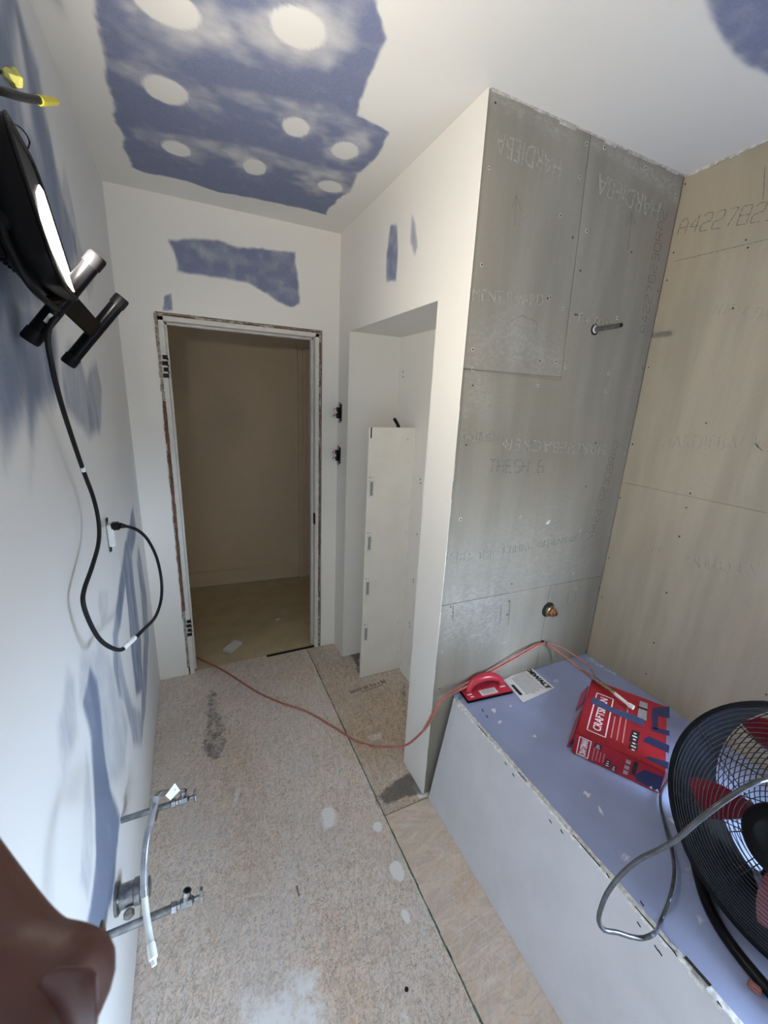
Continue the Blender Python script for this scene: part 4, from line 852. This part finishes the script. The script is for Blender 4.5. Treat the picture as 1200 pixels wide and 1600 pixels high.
M().lathe([(.034, -.003), (.034, .0022)], w, (0,-1,0), 28).build('rough_hole', m_dark, t); M().lathe([(.026, 0), (.026, .012), (.022, .014), (.022, .018)], w+V(.004,0,-.004), (.15,-1,-.05), 24).build('brass_body', m_brass, t)
M().lathe([(.017, .018), (.019, .020), (.019, .030), (.014, .032)], w+V(.004,0,-.004), (.15,-1,-.05), 6).build('lock_nut', m_copper, t); M().lathe([(.0115, .030), (.0115, .040), (.006, .040), (.006, .033)], w+V(.004,0,-.004), (.15,-1,-.05), 16).build('copper_end', m_copper, t)
c = [(1.607,0.614)][0]; w = V(c[0], P, c[1]); t = thing('hose_hook', 'small dark hook in the cement board wall that holds the red hose', 'hook', tuple(w))
M().lathe([(.010, -.003), (.010, .0022)], w, (0,-1,0), 12).build('rough_hole', m_dark, t)
M().tube([w, w+V(0,-.018,-.001), w+V(0,-.024,.006), w+V(0,-.022,.014)], .0035, 8, 4).build('hook_rod', m_brown, t)
hk = w

# ================================================================== RED HOSE
zz = [(.006)]
fh = [(0.114,2.582,0.006),(0.187,2.496,0.006),(0.34,2.289,0.006),(0.489,2.038,0.006),(0.602,1.895,0.006),(0.713,1.78,0.006),(0.807,1.633,0.006),(0.88,1.507,0.006),(0.94,1.447,0.008)]
mid = [(0.933,1.3,0.142),(0.989,1.22,0.202),(1.01,1.16,0.295)] + [(1.007,1.09,0.414),(1.022,1.07,0.488),(1.051,1.075,0.521),(1.091,1.085,0.53)] + [(1.198,1.113,0.519),(1.329,1.12,0.547),(1.462,1.12,0.585),(1.55,1.112,0.619),(1.588,1.114,0.621)]
down = [(1.637,1.112,0.598),(1.686,1.06,0.561),(1.708,0.99,0.538),(1.737,0.93,0.515)]
t = thing('red_hose', 'red hose running from the hall across the floor, over the tub deck to the box', 'hose', (.5, 1.6, 0))
M().tube(fh+mid+down, .0048, 10, 5).build('hose_body', m_hose, t)
up2 = [(0.992,1.092,0.4),(1.013,1.072,0.484),(1.052,1.078,0.527),(1.099,1.092,0.534),(1.201,1.12,0.531),(1.331,1.124,0.56),(1.456,1.117,0.601),(1.556,1.119,0.623),(1.598,1.116,0.621)] + [(1.661,1.1,0.606),(1.709,1.06,0.581),(1.734,1,0.559),(1.749,0.975,0.537)] + [(1.659,0.892,0.584)]
M().tube(up2, .0032, 8, 5).build('hose_second_run', m_hose, t)
cq = [Vector(p) for p in [(1.657,0.909,0.578),(1.654,0.873,0.581),(1.651,0.806,0.582),(1.648,0.789,0.582),(1.646,0.745,0.58),(1.648,0.727,0.58)]]
M().tube([Vector(down[-2]), cq[0], cq[1]], .0055, 10, 4).build('hose_end', m_hose, t)
M().tube([cq[0], cq[1]], .0095, 12).build('ferrule', m_pipe, t); M().tube([cq[1], cq[2]], .0082, 12).build('coupler', m_brass, t); M().tube([cq[2], cq[3], cq[4]], [.006, .0065, .006], 6).build('nipple', m_white, t, smooth=False); M().tube([cq[4], cq[5]], .009, 6).build('coupler_nut', m_wprint, t, smooth=False)

# ================================================================== HAND SANDER
q = [Vector((*p, H)) for p in [(1.17,1.064),(1.379,1.043),(1.39,1.115),(1.179,1.143)]]
c = sum(q, V(0,0,0))/4; t = thing('hand_sander', 'red plastic hand sander in clear packaging on the deck beside the white leaflet', 'sander', tuple(c))
ux = (q[1]-q[0]).normalized(); uy = V(0,0,1).cross(ux); Ls, Ws = (q[1]-q[0]).length, .088; o0 = q[0]
def sp(a_, b_, h_): return o0 + ux*a_*Ls + uy*b_*Ws + V(0,0,h_)
M().box(sp(.5,.5,.005), (Ls*1.01, Ws*1.02, .008), (ux, uy, V(0,0,1))).build('sanding_pad', m_black, t, bevel=.002)
M().box(sp(.5,.5,.0125), (Ls*.985, Ws*.96, .009), (ux, uy, V(0,0,1))).build('base_plate', m_redp, t, bevel=.004)
M().tube([sp(.14,.55,.015), sp(.17,.58,.036), sp(.30,.62,.056), sp(.50,.64,.062), sp(.70,.62,.054), sp(.84,.58,.036), sp(.88,.55,.015)], [.013,.0145,.0165,.0175,.0165,.0145,.013], 14, 4).build('handle', m_redp, t)
M().box(sp(.50,.24,.0178), (Ls*.36, Ws*.34, .0014), (ux, uy, V(0,0,1))).build('label_sticker', m_paper, t)
m = M()
for k in range(4): m.box(sp(.50,.13+.07*k,.0188), (Ls*(.30-.03*(k % 2)), .0026, .0006), (ux, uy, V(0,0,1)))
m.build('print', m_gprint, t)
m = M()
for a_, b_, w_ in ((.10,.30,.02),(.86,.36,.025),(.12,.14,.015)): M().box(sp(a_,b_,.0178), (w_, .006, .0012), (ux, uy, V(0,0,1))).build('package_glint', m_wprint, t)

# ================================================================== LEAFLET
q = [Vector((*p, H+.0012)) for p in [(1.401,1.124),(1.576,1.158),(1.571,1.004),(1.379,0.984)]]
t = thing('instruction_leaflet', 'white instruction leaflet with bold black heading lying on the blue deck', 'leaflet', tuple(sum(q, V(0,0,0))/4))
m = M(); k = 10; vs_ = []
def lf(s_, t_):   # s along the heading, t from heading to foot
    p_ = (q[1]*(1-s_)+q[2]*s_)*(1-t_) + (q[0]*(1-s_)+q[3]*s_)*t_
    return p_ + V(0,0, .003*(1-t_)**3*(1-s_) + .003*t_**3*s_)
for i in range(k+1):
    for j in range(k+1): vs_.append(lf(i/k, j/k))
nv = len(vs_); low = [v-V(0,0,.0008) for v in vs_]; id_ = lambda i, j: i*(k+1)+j
fs_ = [(id_(i,j), id_(i+1,j), id_(i+1,j+1), id_(i,j+1)) for i in range(k) for j in range(k)]; fs_ += [tuple(x+nv for x in f[::-1]) for f in fs_]
for i in range(k): fs_ += [(id_(i,0), id_(i,0)+nv, id_(i+1,0)+nv, id_(i+1,0)), (id_(i,k), id_(i+1,k), id_(i+1,k)+nv, id_(i,k)+nv), (id_(0,i), id_(0,i+1), id_(0,i+1)+nv, id_(0,i)+nv), (id_(k,i), id_(k,i)+nv, id_(k,i+1)+nv, id_(k,i+1))]
m.add(vs_+low, fs_).build('sheet', m_paper, t)
hx = lf(.98,.12)-lf(.04,.12); hy = lf(.5,0)-lf(.5,.2)
lettering('DEWALT', lf(.07,.21)+V(0,0,.0032), hx, hy, hx.length*.93, .024, m_bprint, t, raise_=.0005, bold=.05)
m = M()
for r in range(9):
    tt = .28+.058*r; e_ = .9-.1*random.random(); s0 = .10
    m.box((lf(s0,tt)+lf(e_,tt))/2+V(0,0,.0012), ((lf(e_,tt)-lf(s0,tt)).length, .0022, .0012), ((lf(e_,tt)-lf(s0,tt)).normalized(), V(0,0,1).cross((lf(e_,tt)-lf(s0,tt)).normalized()), V(0,0,1)))
stuff(m.build('small_print', m_gprint, t)); m = M(); hd_ = (lf(.72,.9)-lf(.28,.9)); m.box((lf(.3,.9)+lf(.78,.9))/2+V(0,0,.0018), (hd_.length*1.0, .012, .0016), (hd_.normalized(), V(0,0,1).cross(hd_.normalized()), V(0,0,1))); m.build('footer_bar', m_bprint, t)

# ================================================================== RED BOX
BOo = V(1.362, .735, H+.001); UU = V(.508, -.862, 0).normalized(); VV = V(.862, .508, 0).normalized(); BL, BD_, BH = .256, .350, .085
t = thing('tool_box_carton', 'red tool carton with white lettering lying on the deck next to the fan', 'box', tuple(BOo))
def bp(s_, u_, h_): return BOo + VV*s_ + UU*u_ + V(0,0,h_)
m = M().box(bp(BD_/2, BL/2, BH/2), (BD_, BL, BH), (VV, -UU, V(0,0,1))); m.build('carton', m_red, t, bevel=.003)
m = M()   # end flaps at the left, slightly open
m.box(bp(.09, -.010, .030), (.15, .003, .055), (VV, (-UU+V(0,0,.25)).normalized(), (V(0,0,1)+UU*.25).normalized())); m.box(bp(.25, -.014, .05), (.12, .003, .05), (VV, (-UU+V(0,0,.4)).normalized(), (V(0,0,1)+UU*.4).normalized()))
m.build('end_flap', m_red, t)
T3 = lambda p_: bp(p_[0], p_[1], BH)
def top_print(polys, mt, name='print', h=.0005):
    m = M()
    for pg in polys: m.prism([(p_[0], -p_[1]) for p_ in pg], bp(0,0,BH), VV, -UU, h)
    return m.build(name, mt, t, smooth=False)
def front_print(polys, mt, name='print', h=.0005):
    m = M()
    for pg in polys: m.prism([(-p_[0], p_[1]) for p_ in [(max(.001, min(BL-.001, x_)), max(.001, min(BH-.001, y_))) for x_, y_ in pg]], bp(0,0,0)-VV*0, -UU, V(0,0,1), -h if False else h)
    return m.build(name, mt, t, smooth=False)
def frame_polys(c4, w):
    out = []
    for i in range(4):
        a_, b_ = np.array(c4[i]), np.array(c4[(i+1) % 4]); d_ = (b_-a_)/np.linalg.norm(b_-a_); n_ = np.array((-d_[1], d_[0]))*w/2; out.append([tuple(a_-n_), tuple(b_-n_), tuple(b_+n_), tuple(a_+n_)])
    return out
FQ = [(0.046,0.03),(0.267,0.032),(0.26,0.086),(0.039,0.081)]
s0, s1 = min(p_[0] for p_ in FQ), max(p_[0] for p_ in FQ); t0_, t1_ = min(p_[1] for p_ in FQ), max(p_[1] for p_ in FQ)
s0 = max(s0, .012); s1 = min(s1, .30)
top_print(frame_polys([(s0,t0_),(s1,t0_),(s1,t1_),(s0,t1_)], .004), m_wprint, 'logo_frame')
lettering('CRAFTSMAN', bp(s0+.016, t1_-.016, BH), VV, -UU, (s1-s0)-.032, (t1_-t0_)-.030, m_wprint, t, raise_=.0006, bold=.015)
m_ = []
for k in range(3): m_.append([(s0+.01, t1_+.014+.017*k), (s0+.13+.05*k, t1_+.014+.017*k), (s0+.13+.05*k, t1_+.018+.017*k), (s0+.01, t1_+.018+.017*k)])
top_print(m_, m_pink, 'small_print')
CR = lambda *a: a
for pg in ([(0.071,0.153),(0.136,0.158),(0.139,0.181),(0.073,0.177)], [(0.036,0.154),(0.066,0.156),(0.068,0.179),(0.042,0.179)]):
    bd_ = top_print([pg], m_bprint, 'badge_print'); cx_ = sum(q_[0] for q_ in pg)/4; cy2 = sum(q_[1] for q_ in pg)/4; mk = M()
    for k in range(3): mk.box(bp(cx_-.016+.016*k, cy2, BH+.0006), (.006, .008+.006*(k % 2), .0006), (VV, UU, V(0,0,1)))
    stuff(mk.build('badge_mark', m_wprint, bd_))
top_print([[(0.321,0.17),(0.323,0.195),(0.216,0.196),(0.214,0.168)]], m_gprint, 'picture_print'); top_print([[(0.283,0.164),(0.287,0.197),(0.274,0.195),(0.271,0.165)]], m_bprint, 'picture_print', .0008)
top_print([[(0.137,0.205),(0.133,0.265),(0.094,0.263),(0.099,0.19)], [(0.025,0.201),(0.039,0.211),(0.052,0.264),(0.019,0.262)], [(0.307,0.212),(0.355,0.263),(0.283,0.264),(0.258,0.21)], [(0.258,0.21),(0.265,0.229),(0.192,0.231),(0.188,0.216)], [(0.192,0.212),(0.21,0.264),(0.182,0.264),(0.171,0.213)]], m_navy, 'graphic_print')
m = M(); tp_ = [(max(.002, min(BD_-.002, x_)), y_) for x_, y_ in [(0.19,0.017),(0.234,0.024),(0.212,0.089),(0.217,0.126),(0.216,0.19),(0.175,0.19),(0.18,0.129),(0.183,0.082)]]; m.prism([(p_[0], -p_[1]) for p_ in tp_], bp(0,0,BH+.0006), VV, -UU, .0006); m.build('tape_strip', m_tape, t, smooth=False)
# front face
FF = [(0.022,0.013),(0.023,0.104),(0.043,0.102),(0.042,0.009)]
u0, u1 = .014, .052
def fp(u_, h_): return bp(0, u_, h_)
m = M()
for a_, b_ in (((u0,.006),(u0+.003,BH-.006)), ((u1-.003,.006),(u1,BH-.006)), ((u0,.006),(u1,.009)), ((u0,BH-.009),(u1,BH-.006))): m.box(bp(-.0003, (a_[0]+b_[0])/2, (a_[1]+b_[1])/2), (.0008, b_[0]-a_[0], b_[1]-a_[1]), (VV, UU, V(0,0,1)))
m.build('logo_frame', m_wprint, t)
lettering('CRAFTSMAN', bp(-.0002, u1-.009, .011), V(0,0,1), -UU, BH-.023, u1-u0-.018, m_wprint, t, raise_=.0006, bold=.03)
m = M()
for k in range(4): m.box(bp(-.0003, .064+.010*k, .034+.003*(k % 2)), (.0008, .0025, .052-.006*k), (VV, UU, V(0,0,1)))
stuff(m.build('small_print', m_pink, t))
for u_, z_, a_, b_ in ((.072,.070,.022,.020), (.108,.024,.015,.030), (.127,.016,.014,.022)):
    bd_ = M().box(bp(-.0003, u_, z_), (.0008, a_, b_), (VV, UU, V(0,0,1))).build('badge_print', m_bprint, t)
    mk = M()
    for k in range(3): mk.box(bp(-.0006, u_, z_-b_*.28+b_*.28*k), (.0009, a_*(.6-.12*k), b_*.10), (VV, UU, V(0,0,1)))
    stuff(mk.build('badge_mark', m_wprint, bd_))
m = M()
for z_ in (.022, .042, .064): m.box(bp(-.0003, .160+.002*z_, z_), (.0008, .013, .014), (VV, UU, V(0,0,1)))
m.build('picture_print', m_gprint, t)
m = M(); m.prism([(-.190, .012), (-.235, .006), (-.254, .010), (-.254, .066), (-.205, .062), (-.186, .030)], bp(-.0002,0,0), -UU, V(0,0,1), .0006); m.build('graphic_print', m_navy, t, smooth=False)
m = M(); m.box(bp(-.0004, .180, .052), (.0009, .012, .05), (VV, UU, V(0,0,1))); m.build('picture_print', m_bprint, t)
m = M()
for u_ in (.232, .248): m.add([bp(-.0012,u_-.005,.008), bp(-.0012,u_+.005,.008), bp(-.0012,u_,.017)], [(0,1,2)])
m.build('warning_mark', m_wprint, t, smooth=False)

# ================================================================== FAN
FC = V(1.37, .198, .764); az, el = 3.068, .278; fnn = V(math.cos(az)*math.cos(el), math.sin(az)*math.cos(el), math.sin(el))
A_ = fnn.cross(V(0,0,1)).normalized(); B_ = fnn.cross(A_); FR = .26
t = thing('floor_fan', 'large black drum fan with wire grille and dark red blades on the tub deck', 'fan', (1.40, .198, H))
def fpnt(r, th, h): return FC + (A_*math.cos(th) + B_*math.sin(th))*r + fnn*h
def fh_(r): x = min(1, r/(FR-.004)); return .006+.080*(1-x**2.2)
M().lathe([(FR-.006, -.20), (FR+.004, -.202), (FR+.008, -.196), (FR+.002, -.138), (FR+.002, -.010), (FR+.009, .000), (FR+.007, .009), (FR-.003, .010), (FR-.005, .002), (FR-.007, -.012), (FR-.007, -.138), (FR-.006, -.20)], FC, fnn, 72, cap=False).build('shroud', m_fanshell, t)
m = M()
for k in range(19):
    r = .070+(FR-.008-.070)*k/18; n_ = 56; m.tube([fpnt(r, 2*math.pi*i/n_, fh_(r)) for i in range(n_)], .00095, 5, closed=True)
m.build('front_grille', m_wire, t)
m = M()
for k in range(8):
    th = math.radians(27+45*k)
    for s_ in (-1, 1):
        m.tube([fpnt(r, th+s_*.0052/max(r, .05), fh_(r)-.0018) for r in [.066+(FR-.068)*i/9 for i in range(10)]], .0012, 5)
m.build('grille_spoke', m_wire, t)
m = M()
def rh_(r): return -.20-.035*(1-(r/FR)**2)
for k in range(18):
    r = .065+(FR-.075)*k/17; n_ = 48; m.tube([fpnt(r, 2*math.pi*i/n_, rh_(r)) for i in range(n_)], .0014, 4, closed=True)
for k in range(16):
    th = 2*math.pi*k/16+.1; m.tube([fpnt(r, th, rh_(r)) for r in (.06, .12, .18, FR-.004)], .0018, 4)
m.build('rear_grille', m_wire, t)
M().lathe([(.066, .066), (.071, .074), (.070, .090), (.060, .098), (.045, .100), (.040, .096), (.022, .095), (.018, .099), (.001, .100)], FC, fnn, 40).build('hub_cap', m_gloss, t)
M().lathe([(.055, -.080), (.090, -.090), (.098, -.12), (.098, -.23), (.075, -.255), (.001, -.258)], FC, fnn, 36).build('motor', m_fanshell, t)
M().box(FC+fnn*-.215+B_*.13, (.16, .27, .012), (A_, B_, fnn)).build('motor_mount', m_fanshell, t, bevel=.003)
M().lathe([(.135, -.206), (.138, -.203), (.135, -.198), (.09, -.196), (.001, -.195)], FC, fnn, 36).build('motor_plate', m_fanshell, t)
bh = M().lathe([(.045, -.07), (.050, -.06), (.050, -.005), (.040, .004), (.001, .006)], FC, fnn, 32).build('blade_hub', m_blade, t)
for k in range(5):
    m = M(); n1, n2 = 10, 12; vs_ = []; base = 2*math.pi*k/5+math.radians(15)
    for side in (0, 1):
        for i in range(n1+1):
            r = .044+(.232-.044)*i/n1; w_ = math.radians(20+10*math.sin(math.pi*min(1, i/n1*.85)))
            for j in range(n2+1):
                s_ = j/n2-.5; th = base+w_*s_+.25*(i/n1); hgt = -.045-.100*s_*(1-.35*i/n1)-.02*(s_*2)**2*.4; vs_.append(fpnt(r, th, hgt-.0015*side))
    nn_ = (n1+1)*(n2+1); idx = lambda i, j, s_: s_*nn_+i*(n2+1)+j; fs_ = []
    for i in range(n1):
        for j in range(n2): fs_ += [(idx(i,j,0), idx(i+1,j,0), idx(i+1,j+1,0), idx(i,j+1,0)), (idx(i,j+1,1), idx(i+1,j+1,1), idx(i+1,j,1), idx(i,j,1))]
    for i in range(n1): fs_ += [(idx(i,0,0), idx(i,0,1), idx(i+1,0,1), idx(i+1,0,0)), (idx(i,n2,0), idx(i+1,n2,0), idx(i+1,n2,1), idx(i,n2,1))]
    for j in range(n2): fs_ += [(idx(0,j,0), idx(0,j+1,0), idx(0,j+1,1), idx(0,j,1)), (idx(n1,j,0), idx(n1,j,1), idx(n1,j+1,1), idx(n1,j+1,0))]
    m.add(vs_, fs_).build('blade', m_blade, t)
zb = H+.0135
M().tube([fpnt(FR+.002, -.0, -.10)+V(0,.012,0), fpnt(FR+.002, 0, -.10)+V(.0,.016,-.10), V(1.47,.44,.57), V(1.44,.405,zb+.01), V(1.38,.355,zb), V(1.318,.303,zb), V(1.285,.266,zb), V(1.262,.222,zb), V(1.248,.165,zb), V(1.242,.09,zb), V(1.252,.01,zb), V(1.30,-.05,zb), V(1.38,-.085,zb), V(1.44,-.085,zb+.01), V(1.47,-.075,.57), fpnt(FR+.002, math.pi, -.10)+V(0,-.016,-.10), fpnt(FR+.002, math.pi, -.10)+V(0,-.012,0)], .0125, 12, 5).build('stand_tube', m_gloss, t)
for s_, th in ((1, 0), (-1, math.pi)): M().lathe([(.020, -.006), (.022, 0), (.022, .012), (.016, .018)], fpnt(FR+.004, th, -.10), V(0, s_, 0), 16).build('pivot_knob', m_black, t)
q = [(1.221,0.166,0.485),(1.227,0.145,0.485)]; a_, b_ = Vector(q[0]), Vector(q[1]); dd = (b_-a_).normalized(); M().box((a_+b_)/2+V(.003,0,.004), ((b_-a_).length, .014, .012), (dd, V(0,0,1).cross(dd), V(0,0,1))).build('rubber_foot', m_foot, t, bevel=.002)
# its cord, hanging in a loop over the edge of the deck
cd = [(1.194,0.169,1.025),(1.094,0.184,1.069),(1.032,0.194,1.079),(0.993,0.201,1.076),(0.955,0.211,1.051),(0.928,0.223,1.011),(0.912,0.235,0.967),(0.899,0.248,0.934),(0.879,0.261,0.907),(0.859,0.271,0.871),(0.844,0.277,0.829),(0.838,0.278,0.788),(0.839,0.276,0.762),(0.85,0.27,0.743),(0.875,0.261,0.733),(0.9,0.251,0.721),(0.924,0.243,0.713),(0.948,0.238,0.716)] + [(1.143,0.301,0.495),(1.215,0.322,0.5),(1.284,0.352,0.5),(1.34,0.389,0.495),(1.385,0.429,0.49),(1.446,0.482,0.488),(1.493,0.511,0.488),(1.552,0.529,0.488),(1.622,0.543,0.488)]
M().tube(cd, .0040, 12, 6).build('power_cord', m_rub if False else mat('grey_black_cord', (.06,.063,.07), .18, .0, var=.3, sc=60), t)

# ================================================================== HAND of the photographer, at the lens
hand = None
def skin_chain(name, pts, radii, mt, parent, sub=2):
    me = bpy.data.meshes.new(name); ofs = WL[parent.name] if parent else V(0,0,0)
    me.from_pydata([tuple(Vector(p)-ofs) for p in pts], [(i, i+1) for i in range(len(pts)-1)], []); return me
def cam_pt(px, py, z): return Vector((.2517, 0, 1.6238)) + (fwd + r2*((px-600)/640.14) - u2*((py-800)/640.14))*z
# joints in pixels and depth along the lens axis: palm and wrist lie outside the frame
J = {'wrist': (-330, 2250, .085), 'palm': (-330, 1760, .085)}
chains = [
 [(-520,1330,.100,.015), (-330,1180,.088,.0105), (-185,1245,.080,.0100), (-100,1378,.0755,.0099), (-22,1494,.0715,.0099), (38,1542,.0685,.0088), (95,1553,.0660,.0092), (144,1560,.0648,.0073)],
 [(-520,1500,.100,.016), (-330,1560,.096,.0105), (-210,1640,.093,.0100), (-120,1730,.091,.0098), (-60,1790,.090,.0085)],
 [(-540,1660,.102,.016), (-360,1760,.099,.0105), (-250,1830,.096,.0098), (-170,1910,.094,.0094), (-110,1970,.093,.0082)],
 [(-580,1820,.104,.014), (-420,1950,.102,.0092), (-330,2010,.100,.0086), (-260,2070,.098,.0082), (-210,2120,.098,.0070)],
 [(-700,1300,.098,.015), (-640,1120,.092,.0125), (-560,1000,.086,.0105), (-480,930,.082,.0100), (-430,900,.080,.0085)],
]
vs_ = [cam_pt(-900, 1900, .120), cam_pt(-720, 1600, .108)]; rr_ = [.024, .024]; ed = [(0, 1)]
for ch in chains:
    prev = 1
    for p_ in ch:
        vs_.append(cam_pt(*p_[:3])); rr_.append(p_[3]); ed.append((prev, len(vs_)-1)); prev = len(vs_)-1
me = bpy.data.meshes.new('hand'); me.from_pydata([tuple(v) for v in vs_], ed, [])
ho = bpy.data.objects.new('hand', me); COL.objects.link(ho)
md = ho.modifiers.new('skin', 'SKIN'); md.use_smooth_shade = True
for i, sv in enumerate(me.skin_vertices[0].data): sv.radius = (rr_[i], rr_[i]); sv.use_root = (i == 0)
md2 = ho.modifiers.new('sub', 'SUBSURF'); md2.levels = 2; md2.render_levels = 2
bpy.context.view_layer.update()
nm = bpy.data.meshes.new_from_object(ho.evaluated_get(bpy.context.evaluated_depsgraph_get()))
ho.modifiers.clear(); ho.data = nm; nm.materials.clear(); nm.materials.append(m_skin)
nm.polygons.foreach_set('use_smooth', [True]*len(nm.polygons)); WL['hand'] = V(0,0,0)
nv_ = []; K = 12
for i in range(K+1):
    for j in range(K+1):
        a_ = i/K; b_ = (j/K-.5)*2; wd = math.sin(math.pi*min(.5, .10+a_*.9))**.5*(1 if a_ < .8 else math.sqrt(max(0, 1-((a_-.8)/.32)**2)))
        px = 60+92*a_; py = 1562+.10*(px-66)*0+b_*50*wd
        z_ = .0676-(.0676-.0655)*a_ - .0062*math.sqrt(max(.02, 1-((py-1558)/98)**2)) + .0016*max(0, a_-.6)**2*4
        nv_.append(cam_pt(px, py, z_))
mn = M().add(nv_, [(i*(K+1)+j, (i+1)*(K+1)+j, (i+1)*(K+1)+j+1, i*(K+1)+j+1) for i in range(K) for j in range(K)])
fnl = mn.build('fingernail', m_nail, ho, ang=80); sd = fnl.modifiers.new('thick', 'SOLIDIFY'); sd.thickness = .0004
tag(ho, 'blurred dark brown finger of the photographer bent into the lower left corner', 'hand')
